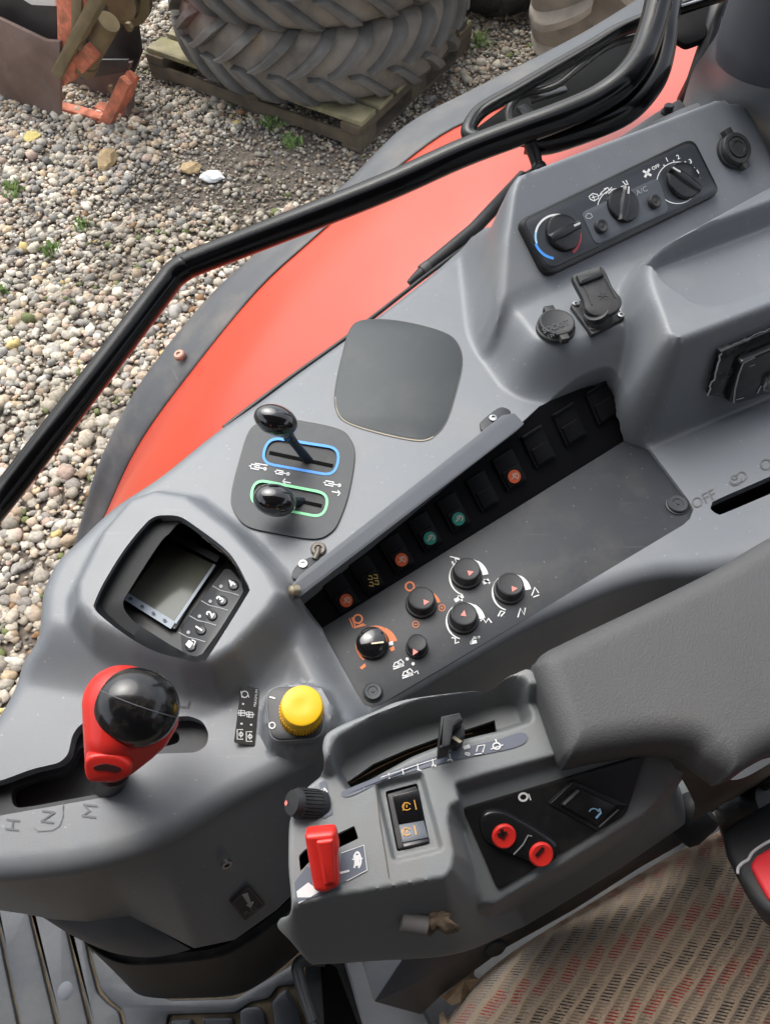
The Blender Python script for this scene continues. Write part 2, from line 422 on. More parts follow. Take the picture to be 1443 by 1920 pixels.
    if rnd:
        d = np.clip(-sdf(V2[:,0], V2[:,1], outer), 0, rnd); D = D+rnd-np.sqrt(np.maximum(0, rnd*rnd-(rnd-d)**2))
    V = [Vector((x, y, CAMZ-dd)) for (x, y), dd in zip(V2, D)]
    mb.add(V, [tuple(int(i) for i in f) for f in F], mi)
    base = len(mb.v)-len(V)
    m = {}
    for i, ol in enumerate(orig):
        for q in ol: m[q] = i
    out = []
    for li, (s0, n) in enumerate(spans):
        idx = [m[s0+i] for i in range(n)]; loop = [V[i] for i in idx]; out.append(loop)
        lp_ = (lip[li-1] if isinstance(lip, (list, tuple)) else lip)
        if li > 0 and lp_:
            mb.add(loop+[v-Vector((0,0,lp_)) for v in loop], [(i, (i+1)%n, (i+1)%n+n, i+n) for i in range(n)], mi)
    return out
def XY(pts, D): return [tuple(P(x, y, D)[:2]) for x, y in pts]
# ================================================================ OUTDOORS
H = CAMZ
def G(px, py, z=0): return P(px, py, H-z)
def ground_mat():
    m = bpy.data.materials.new('gravel bed'); m.use_nodes = True; n = m.node_tree.nodes; l = m.node_tree.links; b = n['Principled BSDF']
    tc = n.new('ShaderNodeTexCoord'); v = n.new('ShaderNodeTexVoronoi'); v.inputs['Scale'].default_value = 55; l.new(tc.outputs['Object'], v.inputs['Vector'])
    no = n.new('ShaderNodeTexNoise'); no.inputs['Scale'].default_value = 1.6; no.inputs['Detail'].default_value = 8; l.new(tc.outputs['Object'], no.inputs['Vector'])
    cr = n.new('ShaderNodeValToRGB'); e = cr.color_ramp.elements; e[0].position = .3; e[0].color = (.10,.078,.06,1); e[1].position = .7; e[1].color = (.27,.225,.18,1)
    l.new(no.outputs['Fac'], cr.inputs[0])
    mx = n.new('ShaderNodeMix'); mx.data_type = 'RGBA'; mx.blend_type = 'MULTIPLY'; mx.inputs[0].default_value = .5
    l.new(cr.outputs[0], mx.inputs[6]); l.new(v.outputs['Distance'], mx.inputs[7]); l.new(mx.outputs[2], b.inputs['Base Color'])
    bp = n.new('ShaderNodeBump'); bp.inputs['Strength'].default_value = .7; bp.inputs['Distance'].default_value = .012; bp.invert = True
    l.new(v.outputs['Distance'], bp.inputs['Height']); l.new(bp.outputs[0], b.inputs['Normal']); b.inputs['Roughness'].default_value = .9
    return m
mb = MB(); mb.add([(-120,-120,0),(120,-120,0),(120,120,0),(-120,120,0)], [(0,1,2,3)])
link('ground', mb.mesh(), ground_mat(), kind='structure', label='bare soil and fine grit of the farmyard under the loose gravel')
def col_mat(name, rough=.75, bump=.25):
    m = bpy.data.materials.new(name); m.use_nodes = True; n = m.node_tree.nodes; l = m.node_tree.links; b = n['Principled BSDF']
    a = n.new('ShaderNodeAttribute'); a.attribute_name = 'Col'; tc = n.new('ShaderNodeTexCoord')
    no = n.new('ShaderNodeTexNoise'); no.inputs['Scale'].default_value = 90; no.inputs['Detail'].default_value = 5; l.new(tc.outputs['Object'], no.inputs['Vector'])
    mr = n.new('ShaderNodeMapRange'); mr.inputs['From Min'].default_value = .3; mr.inputs['From Max'].default_value = .7; mr.inputs['To Min'].default_value = .72; mr.inputs['To Max'].default_value = 1.2
    l.new(no.outputs['Fac'], mr.inputs[0]); mx = n.new('ShaderNodeMix'); mx.data_type = 'RGBA'; mx.blend_type = 'MULTIPLY'; mx.inputs[0].default_value = 1
    l.new(a.outputs['Color'], mx.inputs[6]); l.new(mr.outputs[0], mx.inputs[7]); l.new(mx.outputs[2], b.inputs['Base Color'])
    bp = n.new('ShaderNodeBump'); bp.inputs['Strength'].default_value = bump; bp.inputs['Distance'].default_value = .004
    l.new(no.outputs['Fac'], bp.inputs['Height']); l.new(bp.outputs[0], b.inputs['Normal']); b.inputs['Roughness'].default_value = rough
    return m
def gravel():
    N = 190000
    X = rng.uniform(-3.3, 2.4, N); Y = rng.uniform(-.5, 6.2, N); k = ~((X > -.42) & (Y < .62)); X, Y = X[k], Y[k]; N = len(X)
    def nz(x, y, s, ph):
        return (np.sin(x*s+ph)+np.sin(y*s*1.3+ph*2)+np.sin((x+y)*s*.7+ph*3)+np.sin((x-y*1.2)*s*1.9+ph))/4
    bare = nz(X, Y, 2.3, 1.0)+.5*nz(X, Y, 6.1, 2.2)
    # thin, muddy patch in front of the pallet, like the photograph
    q = G(420, 290); bare += 1.1*np.exp(-(((X-q.x)/.55)**2+((Y-q.y)/.3)**2))
    q = G(400, 350); bare += .5*np.exp(-(((X-q.x)/.5)**2+((Y-q.y)/.22)**2))
    keep = rng.uniform(0, 1, N) > np.clip(bare*.8-.35, 0, .7)
    X, Y, bare = X[keep], Y[keep], bare[keep]; N = len(X)
    s = np.exp(rng.normal(math.log(.0088), .42, N)); s = np.clip(s, .0035, .025)
    s *= np.where(bare > .3, .7, 1)
    pal = np.array([(.38,.35,.31),(.28,.27,.265),(.48,.44,.38),(.56,.51,.44),(.36,.28,.21),(.43,.35,.28),(.19,.185,.18),(.50,.39,.27),(.62,.59,.55),(.40,.30,.26),(.32,.30,.27)])
    pw = np.array([4,4,4,2.5,1.5,2.5,1.6,.8,1.1,1.2,4]); col = 1.2*pal[rng.choice(len(pal), N, p=pw/pw.sum())]*rng.uniform(.72, 1.15, (N, 1))*np.array([1.02,.98,.90])
    yel = rng.uniform(0, 1, N) < .004; col[yel] = (.55,.42,.17); mo = nz(X, Y, 3.7, 4.1)+.6*nz(X, Y, 11.0, .7); wet = np.clip((mo-.05)*1.6, 0, 1)[:,None]; col = col*(1-wet*.5)+np.array([.15,.115,.075])*wet*.5; gr = (rng.uniform(0,1,N) < .05*(mo > .25)); col[gr] = (.13,.15,.05); lf = rng.uniform(0,1,N) < .012; col[lf] = (.24,.13,.06); col = np.where((bare > .35)[:,None], col*.75, col)
    CO, FF, CC, off = [], [], [], 0
    for near, sub_ in ((True, 2), (False, 1)):
        bm = bmesh.new(); bmesh.ops.create_icosphere(bm, subdivisions=sub_, radius=1)
        bv = np.array([v.co[:] for v in bm.verts]); bf = np.array([[v.index for v in f.verts] for f in bm.faces]); bm.free(); V = len(bv)
        sel = (Y < 2.3) == near; n_ = sel.sum(); s_, X_, Y_ = s[sel], X[sel], Y[sel]
        base = bv[None]*rng.normal(1, .14 if near else .16, (30, V, 1)); A = base[rng.integers(0, 30, n_)]
        A = np.sign(A)*np.abs(A)**.88
        A = A*(np.stack([rng.uniform(.8, 1.35, n_), rng.uniform(.7, 1.1, n_), rng.uniform(.5, .85, n_)], 1)*s_[:, None])[:, None, :]
        a1 = rng.uniform(0, 2*math.pi, n_); t1 = rng.normal(0, .35, n_); ca, sa, ct, st = np.cos(a1), np.sin(a1), np.cos(t1), np.sin(t1)
        x, y, z = A[...,0], A[...,1], A[...,2]
        y, z = y*ct[:,None]-z*st[:,None], y*st[:,None]+z*ct[:,None]; x, y = x*ca[:,None]-y*sa[:,None], x*sa[:,None]+y*ca[:,None]
        zz = s_*.35+rng.uniform(0, .010, n_)
        CO.append(np.stack([x+X_[:,None], y+Y_[:,None], z+zz[:,None]], -1).reshape(-1, 3)); FF.append((bf[None]+(np.arange(n_)*V)[:,None,None]).reshape(-1, 3)+off); off += n_*V
        CC.append(np.repeat(np.c_[col[sel], np.ones(n_)], V, 0))
    co, F, cc = np.concatenate(CO), np.concatenate(FF), np.concatenate(CC)
    me = bpy.data.meshes.new('gravel'); me.vertices.add(len(co)); me.vertices.foreach_set('co', co.ravel())
    me.loops.add(F.size); me.loops.foreach_set('vertex_index', F.ravel().astype(np.int32))
    me.polygons.add(len(F)); me.polygons.foreach_set('loop_start', np.arange(0, F.size, 3, dtype=np.int32))
    me.polygons.foreach_set('use_smooth', np.ones(len(F), bool)); me.update(calc_edges=True)
    at = me.color_attributes.new('Col', 'FLOAT_COLOR', 'POINT'); at.data.foreach_set('color', cc.ravel().astype(np.float32))
    me.materials.append(col_mat('pebble stone'))
    link('gravel', me, None, kind='stuff', label='loose grey and tan gravel stones covering the farmyard')
gravel()
# single stones / leaves that stand out
stn = mat('sandstone', (.42,.30,.16), .8, .2, 60, .4, 300)
wst = mat('white stone', (.78,.78,.77), .7, .1, 60, .3, 300)
leafm = mat('yellow leaf', (.55,.45,.14), .7, .2, 60)
def rock(px, py, w, h, m, lab, cat, name='stone', dz=.4):
    p = G(px, py); mb = MB(); 
    bm = bmesh.new(); bmesh.ops.create_icosphere(bm, subdivisions=2, radius=1)
    rr = random.Random(px); sc = mpp(p)
    for v in bm.verts: v.co *= rr.uniform(.78, 1.15); v.co = Vector((v.co.x*w*sc*.5, v.co.y*h*sc*.5/.6, v.co.z*h*sc*dz))
    mb.add([v.co+p+Vector((0,0,.018)) for v in bm.verts], [tuple(v.index for v in f.verts) for f in bm.faces], 0, True); bm.free()
    return mb.build(name, m, label=lab, cat=cat, auto=None)
rock(357, 322, 42, 22, stn, 'flat tan sandstone chip beside the white stone on the gravel', 'stone')
rock(400, 338, 46, 18, wst, 'bright white stone, the lightest one on the gravel', 'stone')
rock(204, 308, 36, 40, stn, 'large brown stone on the gravel below the rusty steel plate', 'stone')
rock(62, 262, 34, 20, leafm, 'yellow leaf-shaped stone at the foot of the rusty steel plate', 'stone', dz=.15)
# weeds: tufts of small blades
WEED = mat('weed green', (.17,.27,.06), .6, .3, 40)
def tuft(px, py, r, n, lab):
    p = G(px, py); mb = MB(); rr = random.Random(px+py)
    for i in range(n):
        a = rr.uniform(0, 6.28); d = rr.uniform(0, r); b = p+Vector((math.cos(a)*d, math.sin(a)*d, .008)); t = rr.uniform(0, 6.28); L = rr.uniform(.012, .036)
        tip = b+Vector((math.cos(t)*L*.7, math.sin(t)*L*.7, L*.9+.01)); s = Vector((-math.sin(t), math.cos(t), 0))*rr.uniform(.003, .006); mid = (b+tip)/2+Vector((0,0,.006))
        mb.add([b-s*.5, b+s*.5, mid+s, tip, mid-s], [(0,1,2,4),(4,2,3)], 0)
    mb.build('weed_tuft', WEED, auto=None, label=lab, cat='weed', group='small weeds growing through the gravel')
for a in [(515,238,.06,90,'green weed tuft at the front foot of the pallet'),(548,275,.05,60,'weed tuft in the gravel just below the pallet front board'),(30,365,.05,50,'weed tuft at left below the yellow stone'),(895,85,.08,90,'weed tuft right of the pallet towards the upright tyre'),
          (160,430,.04,40,'tiny weed between the stones left of the tan sandstone'),(100,475,.05,45,'low weed clump on the gravel at left, above the black rail'),(10,555,.05,45,'weed clump at the far left just above the black rail')]: tuft(*a)
# --- pallet
WOOD = mat('mossy pallet wood', (.24,.205,.12), .8, .35, 12, .5, 180, dust=.75, dcol=(.13,.15,.045), dscale=5)
WOODD = mat('dark pallet wood', (.095,.07,.047), .85, .35, 14, .5, 160, dust=.4, dcol=(.10,.10,.04), dscale=7)
c0 = G(676, 292, 0); cl = G(284, 150, 0); crr = G(905, 100, 0)
Z = Vector((0,0,1))
u1 = (cl-c0).normalized(); u2 = Vector((-u1.y, u1.x, 0)); 
if u2.dot(crr-c0) < 0: u2 = -u2
L1 = (cl-c0).length; L2 = (crr-c0).dot(u2); print('pallet', L1, L2)
Z = Vector((0,0,1))
pal = thing('pallet', c0+u1*L1/2+u2*L2/2, 'weathered mossy wooden pallet under the two stacked tractor tyres', 'pallet')
nb = 7
for i in range(nb):
    w = L2/nb*.39
    mb = MB(); box(mb, c0+u1*(L1/2)+u2*(L2*(i+.5)/nb)+Z*.132, u1, u2, Z, L1/2, w, .010, bev=.004); mb.build('deck_board', WOOD, pal)
for j in (0,1):
    mb = MB(); box(mb, c0+u1*(L1/2)+u2*(.012+(L2-.024)*j)+Z*.0545, u1, u2, Z, L1/2-.055, .008, .026, bev=.003); mb.build('side_board', WOODD, pal)
for i in range(3):
    mb = MB(); box(mb, c0+u2*(L2/2)+u1*(.05+(L1-.1)*i/2)+Z*.103, u1, u2, Z, .05, L2/2-.002, .018, bev=.004); mb.build('stringer_board', WOODD, pal)
    mb = MB(); box(mb, c0+u2*(L2/2)+u1*(.05+(L1-.1)*i/2)+Z*.014, u1, u2, Z, .05, L2/2-.004, .010, bev=.004); mb.build('bottom_board', WOODD, pal)
    for j in range(3):
        mb = MB(); box(mb, c0+u2*(.07+(L2-.14)*j/2)+u1*(.05+(L1-.1)*i/2)+Z*.0545, u1, u2, Z, .049, .065, .030, bev=.004); mb.build('block', WOODD, pal)
# --- tractor tyres
TYRE = mat('muddy tyre rubber', (.20,.175,.15), .85, .3, 9, .5, 120, dust=.9, dcol=(.30,.255,.21), dscale=6, bumpdist=.003)
LUG = mat('worn lug rubber', (.115,.108,.10), .7, .3, 9, .4, 120, dust=.95, dcol=(.17,.15,.13), dscale=8, bumpdist=.003)
TYREM = mat('light muddy tyre rubber', (.24,.20,.165), .8, .25, 8, .5, 120, dust=.8, dcol=(.38,.32,.26), dscale=4, bumpdist=.003)
TYRED = mat('black tyre rubber', (.020,.020,.022), .7, .2, 9, .4, 120, dust=.3, bumpdist=.003)
def tyre_mesh(Ro, Ri, hw, nl=24, lh=.042, M=Matrix(), ph=0):
    mb = MB()
    prof = [(Ri-.02, hw*.55), (Ri+.015, hw*.80), (Ri+(Ro-Ri)*.45, hw*1.03), (Ro-.09, hw*1.02), (Ro-.045, hw*.93), (Ro-.018, hw*.75), (Ro-.004, hw*.4), (Ro, 0)]
    prof = prof+[(r, -z) for r, z in prof[-2::-1]]
    prof = catmull(prof, 4); seg = 120; V = []; F = []
    for r, z in prof:
        for i in range(seg): t = 2*math.pi*i/seg; V.append(Vector((r*math.cos(t), r*math.sin(t), z)))
    for k in range(len(prof)-1):
        for i in range(seg): j = (i+1)%seg; F.append((k*seg+i, k*seg+j, (k+1)*seg+j, (k+1)*seg+i))
    mb.add(V, F, 0)
    def rad(z):
        a = abs(z)/hw
        return Ro - .004*(a/.4)**2 if a < .4 else Ro-.004-.014*((a-.4)/.35)**1.5 if a < .75 else Ro-.018-.06*((a-.75)/.25)**1.4
    for side in (1, -1):
        for i in range(nl):
            th0 = 2*math.pi*(i+(.5 if side > 0 else 0))/nl+ph; secs = []
            for q in range(9):
                u = q/8; z = side*hw*(.03+.98*u) - side*0; th = th0+(.26*u**.8)*side*side; 
                r = rad(z); w = (.024+.008*u)/Ro*Ro/.63*(.63/Ro); h = lh*(1 if u < .95 else .6)
                secs.append([(r-.02, th-w*1.25, z), (r+h*.85, th-w*.9, z), (r+h, th-w*.7, z), (r+h, th+w*.7, z), (r+h*.85, th+w*.9, z), (r-.02, th+w*1.25, z)])
            V = [Vector((r*math.cos(t), r*math.sin(t), z)) for s in secs for r, t, z in s]; F = []
            for a in range(8):
                for b in range(5): F.append((a*6+b, a*6+b+1, (a+1)*6+b+1, (a+1)*6+b))
            F += [(0,1,2,3,4,5), (48,49,50,51,52,53)]
            mb.add(V, F, 1)
    mb.v = [M@v for v in mb.v]
    return mb
hwt = .145; Rt = .625
cz = .142+hwt
fr = G(588, 188, .142+.03); cen = Vector((G(592, 150, .2).x, fr.y+Rt-.01, 0)); print('tyre', fr, cen)
cen.x = (G(322,100,.25).x+G(862,60,.25).x)/2
tyre_mesh(Rt, .42, hwt, M=Matrix.Translation((cen.x, cen.y, cz))@Matrix.Rotation(R(1.0),4,'X')).build('tractor_tyre', [TYRE, LUG], auto=R(40), label='worn narrow tractor tyre lying flat, lower of the two stacked on the pallet', cat='tyre', group='tractor tyres stacked on the pallet')
tyre_mesh(Rt, .42, hwt, ph=.09, M=Matrix.Translation((cen.x-.02, cen.y+.02, cz+2*hwt-.012))@Matrix.Rotation(R(-1.2),4,'Y')).build('tractor_tyre', [TYRE, LUG], auto=R(40), label='worn narrow tractor tyre lying flat on top of the other stacked tyre', cat='tyre', group='tractor tyres stacked on the pallet')
# upright light muddy tyre, behind right
q = G(1108, 118)
Mx = Matrix.Translation((q.x+.02, q.y+.12, .80))@Matrix.Rotation(R(-16),4,'Z')@Matrix.Rotation(R(90),4,'Y')@Matrix.Rotation(R(20),4,'Z')
tyre_mesh(.76, .45, .26, 16, .05, M=Mx).build('tractor_tyre', [TYREM, mat('pale muddy lug', (.34,.29,.24), .8, .25, 8, .5, 120, dust=.8, dcol=(.45,.38,.31), dscale=4, bumpdist=.003)], auto=R(40), label='wide tractor tyre caked in pale mud standing upright behind the fender', cat='tyre')
q = G(930, 42)
Mx = Matrix.Translation((q.x, q.y+.16, .36))@Matrix.Rotation(R(5),4,'Z')@Matrix.Rotation(R(68),4,'X')
tyre_mesh(.36, .2, .12, 16, .012, M=Mx).build('tyre', [TYRED, TYRED], auto=R(40), label='black tyre leaning upright on the gravel beyond the pallet', cat='tyre')
# --- rusty implement, top left
RUST = mat('rusty steel plate', (.155,.095,.078), .55, .25, 8, .3, 200, metal=.2, dust=.8, dcol=(.27,.21,.19), dscale=6)
RUSTO = mat('orange rusty steel', (.58,.16,.085), .7, .4, 16, .5, 200, dust=1, dcol=(.13,.085,.045), dscale=24, dmin=.42)
OLIVE = mat('rusty olive steel', (.16,.115,.058), .75, .3, 12, .3, 200, dust=.7, dcol=(.16,.14,.06), dscale=10)
DARKI = mat('dark oily steel', (.018,.018,.020), .45, .3, 20, .3, 200, dust=.5, dcol=(.09,.05,.03), dscale=12)
g1 = G(5, 186); g2 = G(112, 224); ex = (g2-g1).normalized(); en = Vector((ex.y, -ex.x, 0)); 
if en.y > 0: en = -en
VP = (g1, en)
imp = thing('farm_implement', (g1+g2)/2+Vector((0,.35,0)), 'rusty steel plate with orange painted frame of an old farm implement', 'implement')
def ip(px, py, back): return on(px, py, (g1-en*back, en))
def iplate(name, pts, back, th, m, mi=0):
    pl = (g1-en*back, en); mb = MB(); pxprism(mb, pts, pl, th, bevel=.004); return mb.build(name, m, imp)
iplate('side_plate', [(-60,10),(5,38),(85,76),(112,78),(113,225),(58,203),(12,182),(-60,150)], 0, .016, RUST)
iplate('folded_flange', [(-40,-60),(103,-60),(108,84),(84,80),(3,42),(-40,22)], .05, .01, DARKI)
iplate('inner_box', [(-40,-60),(104,-60),(104,12),(60,10),(40,-2),(-40,-10)], .045, .01, WHITE)
iplate('upright_plate', [(104,-60),(165,-60),(160,70),(142,80),(140,150),(112,165),(108,80)], .022, .05, RUSTO)
def ibeam(name, a, b, back, w, h, m, back2=None):
    A = ip(*a, back); B = ip(*b, back if back2 is None else back2); t = (B-A).normalized(); s = t.cross(en).normalized(); n_ = s.cross(t)
    mb = MB(); box(mb, (A+B)/2, t, s, n_, (B-A).length/2, w/2, h/2, bev=.006); return mb.build(name, m, imp)
ibeam('brace', (200,-30), (110,138), .03, .045, .05, OLIVE, .02)
ibeam('upright_bar', (152,-60), (150,85), .035, .045, .05, OLIVE)
mb = MB(); A_ = ip(205,40,.10); B_ = ip(160,122,.08); tube(mb, [A_, A_+(B_-A_)*.5, B_], .043, 20); tube(mb, [B_-(B_-A_)*.1, B_+(B_-A_)*.06], .050, 20); mb.build('cylinder_tube', OLIVE, imp)
ibeam('cylinder_clevis', (176,92), (148,124), .04, .06, .03, RUSTO)
iplate('rear_plate', [(190,-60),(262,-60),(255,40),(263,100),(248,140),(150,120),(185,60)], .34, .02, DARKI)
iplate('lower_plate', [(115,120),(245,118),(235,150),(228,205),(120,172)], .24, .02, RUST)
iplate('lower_shadow_plate', [(150,112),(240,112),(236,135),(150,150)], .21, .01, DARKI)
ibeam('base_angle', (70,196), (208,232), .04, .06, .05, RUSTO, .09)
ibeam('base_rail', (100,188), (212,216), .16, .03, .05, OLIVE, .18)
ibeam('end_bracket', (238,150), (196,238), .13, .05, .035, RUSTO, .06)
ibeam('end_plate', (250,138), (216,232), .22, .05, .03, RUSTO, .12)
ibeam('end_plate', (236,170), (234,212), .20, .06, .05, RUST, .16)
ibeam('foot', (195,200), (203,244), .14, .07, .05, RUSTO)
ibeam('cross_bar', (120,168), (235,212), .20, .03, .05, OLIVE)
mb = MB(); A = ip(235, 10, .30); lathe(mb, A, (en+Vector((.5,0,.2))).normalized(), [(.0,.03),(.05,.03),(.05,-.05),(.09,-.05),(.09,-.12)], 20); mb.build('hub', OLIVE, imp)
for px, py in ((130,128),(212,165),(118,178),(245,48)):
    mb = MB(); lathe(mb, ip(px, py, .04 if px < 200 else .2), en, [(.018,0),(.018,.018),(0,.018)], 6); mb.build('bolt', OLIVE, imp, auto=R(20))
# --- fender
fen = thing('fender', P(600, 600, .85), 'glossy red orange rear fender with dark grey rubber edge outside the cab window', 'fender')
inner = [(170,1150,1.38),(175,1010,1.0),(232,935,.90),(340,850,.82),(470,745,.76),(640,610,.71),(800,480,.68),(880,410,.66),(1010,320,.63),(1140,240,.61),(1280,190,.60),(1420,90,.60)]
inner = [(x+45, y+40, d) for x, y, d in inner]
o1 = [(120,1240,1.75),(140,1100,1.30),(200,960,1.12),(262,830,1.0),(362,690,.90),(480,545,.83),(580,452,.79),(700,350,.76),(830,250,.73),(960,190,.71),(1140,90,.69),(1300,0,.68),(1420,-60,.68)]
mb = MB(); mid = [(165,1210,1.55),(180,1060,1.12),(218,945,1.0),(300,840,.90),(420,715,.82),(575,560,.76),(700,455,.72),(790,380,.70),(900,290,.67),(1040,215,.655),(1220,130,.64),(1340,60,.635),(1420,20,.635)]
loft(mb, [inner, mid, o1], 90, 8); 
mb.build('red_panel', RED, fen, auto=None)
o2 = [(60,1290,1.85),(100,1150,1.42),(150,985,1.18),(185,870,1.06),(262,720,.96),(388,560,.88),(505,455,.83),(640,350,.79),(760,235,.76),(900,160,.735),(1090,62,.71),(1260,-40,.70),(1400,-100,.70)]
om = [tuple((a+b)/2 for a, b in zip(p, q)) for p, q in zip(o1, o2)]; om = [(x-1, y-2, d-.006) for x, y, d in om]
o1b = [(x+2, y+2, d+.012) for x, y, d in o1]; o1c = [(x, y, d-.004) for x, y, d in o1]
o3 = [(x+6, y+12, d+.06) for x, y, d in o2]
mb = MB(); loft(mb, [o1b, o1c, om, o2, o3], 90, 5); mb.build('rubber_edge', LIP, fen, auto=None)
mb = MB(); plf = planeD(.955); pf = P(336, 665, .893); lathe(mb, pf, Vector((-.25,-.1,1)).normalized(), [(.009,-.004),(.009,.001),(.007,.003),(.0035,.003),(.0033,.001),(0,.001)], 20); mb.build('rivet', mat('coppery rivet', (.35,.20,.15), .45, .2, 80, metal=.3), fen)
mb = MB(); stroke(mb, [(315,668),(322,690),(334,714)], planeD(.893), 3, lift=0); mb.build('edge_joint', MATTEB, fen)
# ================================================================ SIDE CONSOLE
con = thing('side_console', P(620, 1000, .75), 'moulded grey plastic tractor side console carrying switches, levers and panels', 'console')
HV = plane(P(930, 592, .503), P(1250, 440, .503), P(1330, 198, .452))
F = Field(.55)
F.feat(XY([(575,1165),(620,1168),(1180,812),(1186,790),(1212,806),(1900,500),(2200,1400),(800,1700),(700,1400),(620,1300),(585,1230)], .59), .59, .034)
F.feat(XY([(-400,1260),(60,1225),(200,1250),(380,1285),(470,1250),(555,1200),(640,1330),(700,1420),(600,1900),(-400,1900)], .565), .570, .05)
# rim around the monitor
pod = [(300,925),(365,935),(450,1000),(520,1075),(548,1125),(520,1170),(455,1240),(405,1272),(340,1265),(250,1232),(175,1195),(140,1155),(140,1110),(190,1010),(245,945)]
F.feat(XY(pod, .54), .525, .019)
shelf = [(893,425),(915,590),(985,683),(1060,690),(1122,668),(1190,650),(1235,640),(1900,340),(1900,-400),(1330,150),(1000,320),(925,370)]
F.feat(XY(shelf, .52), .505, .036, r=.02)
F.feat([tuple(P(*q)[:2]) for q in [(938,372,.462),(926,470,.485),(926,565,.50),(932,590,.503),(1110,505,.503),(1215,468,.50),(1443,340,.47),(1900,150,.44),(1900,-400,.44),(1390,130,.44),(1330,160,.44),(950,325,.45)]], planefn(HV), .026)
F.feat(XY([(1188,515),(1200,560),(1228,650),(1272,666),(1443,600),(1900,420),(1900,150),(1443,345),(1215,470)], .48), .472, .022, r=.02)
tray = [(1208,505),(1228,480),(1443,400),(1900,230),(1900,345),(1443,548),(1345,588),(1300,588),(1246,548)]
F.feat(XY(tray, .485), .499, .009, r=.010)
# raised boss of the yellow knob
boss = [(497,1320),(515,1297),(560,1280),(612,1295),(632,1335),(628,1385),(600,1408),(545,1410),(505,1395),(492,1360)]
F.feat(XY(boss, .56), .549, .007)
outer_px = [(-220,1560),(-60,1400),(0,1318),(42,1245),(72,1190),(78,1115),(105,1055),(150,1010),(215,950),(300,893),(400,813),(480,757),(560,698),(700,598),(800,520),(868,462),(893,425),(900,395),(925,370),(960,352),(1150,268),(1320,192),(1352,188),(1390,205),(1443,262),(1560,380),
            (1900,600),(1800,1000),(1500,1045),(1330,1070),(1247,1076),(1172,1094),(1097,1124),(1002,1166),(900,1222),(790,1285),(720,1330),(660,1375),(560,1440),(440,1500),(340,1562),(250,1604),(130,1634),(0,1648),(-60,1650),(-220,1650)]
F.bake()
OD = {(868,462):.55,(893,425):.528,(900,395):.505,(925,370):.478,(960,352):.462}
outer3 = [P(x, y, OD[(x,y)]) if (x,y) in OD else F.at(x, y) for x, y in outer_px]
# the far rim is rounded over, so its outline lies a little lower and further out than the flat top
for i_ in range(3, 24): x, y = outer_px[i_]; outer3[i_] = P(x, y, (CAMZ-outer3[i_].z)+.0075)
outer = [tuple(p[:2]) for p in catmull([tuple(p) for p in outer3], 5, closed=True)]
mon_px = [(312,966),(335,968),(357,980),(414,1022),(440,1050),(462,1090),(467,1103),(462,1118),(395,1225),(380,1238),(364,1242),(310,1228),(265,1209),(225,1183),(190,1155),(177,1140),(178,1128),(196,1090),(232,1032),(270,985),(290,969)]
bay_px = [(556,1112),(980,790),(1010,762),(1090,706),(1112,696),(1130,690),(1143,690),(1154,698),(1162,712),(1170,740),(1178,767),(1185,792),(1192,813),(1215,838),(1290,938),(1299,955),(1293,972),(1280,984),(1100,1092),(715,1318),(698,1326),(684,1322),(670,1302),(604,1178)]
gate_px = [(-60,1478),(7,1462),(60,1442),(112,1430),(128,1415),(136,1378),(150,1358),(175,1350),(300,1345),(355,1342),(380,1352),(392,1375),(388,1398),(368,1411),(300,1413),(240,1425),(236,1470),(222,1488),(190,1496),(7,1528),(-60,1545)]
slot_px = [(1332,955),(1334,945),(1345,936),(1443,893),(1520,858),(1540,870),(1530,890),(1443,926),(1360,961),(1345,964)]
def floop(px, n=5): return [tuple(p[:2]) for p in catmull([tuple(F.at(x, y)) for x, y in px], n, closed=True)]
BD = {}
def fpoly(px): return [tuple((P(x, y, BD[(x,y)]) if (x,y) in BD else F.at(x, y))[:2]) for x, y in px]
holes = [floop(mon_px), fpoly(bay_px), roundpoly(fpoly(gate_px), .004), floop(slot_px, 4)]
mb = MB(); L = skin(mb, F, outer, holes, step=.0030, lip=[.010,.030,.010,.010], rnd=.014, contours=[(roundpoly(XY(tray, .485), .010), .009)])
# outer walls: plain drop on the window side, flared wall on the driver's side
Lo = L[0]; N = len(Lo)
area = sum(Lo[i].x*Lo[(i+1)%N].y-Lo[(i+1)%N].x*Lo[i].y for i in range(N)); sg = 1 if area > 0 else -1
pairs = [((720,1330),(745,1500,.71)),((660,1375),(690,1555,.72)),((560,1440),(600,1625,.72)),((440,1500),(520,1705,.72)),((345,1560),(440,1762,.72)),((300,1583),(364,1778,.72)),((250,1604),(305,1748,.713)),((190,1619),(243,1717,.702)),((130,1634),(165,1728,.70)),((60,1643),(100,1724,.70)),((0,1648),(50,1714,.70)),((-60,1650),(-20,1704,.70)),((-220,1650),(-150,1700,.70))]
def near(px):
    q = F.at(*px); return min(range(N), key=lambda i: (Lo[i].x-q.x)**2+(Lo[i].y-q.y)**2)
anchor = sorted((near(a), P(*b)) for a, b in pairs)
ai = [a for a, _ in anchor]; axs = np.array([tuple(b) for _, b in anchor])
rows = [Lo]
for f in (.10,.25,.45,.65,.85,1.0):
    row = []
    for i, p in enumerate(Lo):
        t = Lo[(i+4)%N]-Lo[(i-4)%N]; t.z = 0; t.normalize(); o_ = Vector((t.y, -t.x, 0))*sg
        d0 = p+o_*(.006*min(1, f*2))-Vector((0,0,.12*f)); w = 0
        if ai[0] <= i <= ai[-1]:
            b = Vector([np.interp(i, ai, axs[:,k]) for k in range(3)]); w = min(1, (i-ai[0])/12, (ai[-1]-i)/6+.001)
            fx = f**.9; d1 = Vector((p.x+(b.x-p.x)*fx, p.y+(b.y-p.y)*fx, p.z+(b.z-p.z)*f)); d0 = d0*(1-w)+d1*w
        row.append(d0)
    rows.append(row)
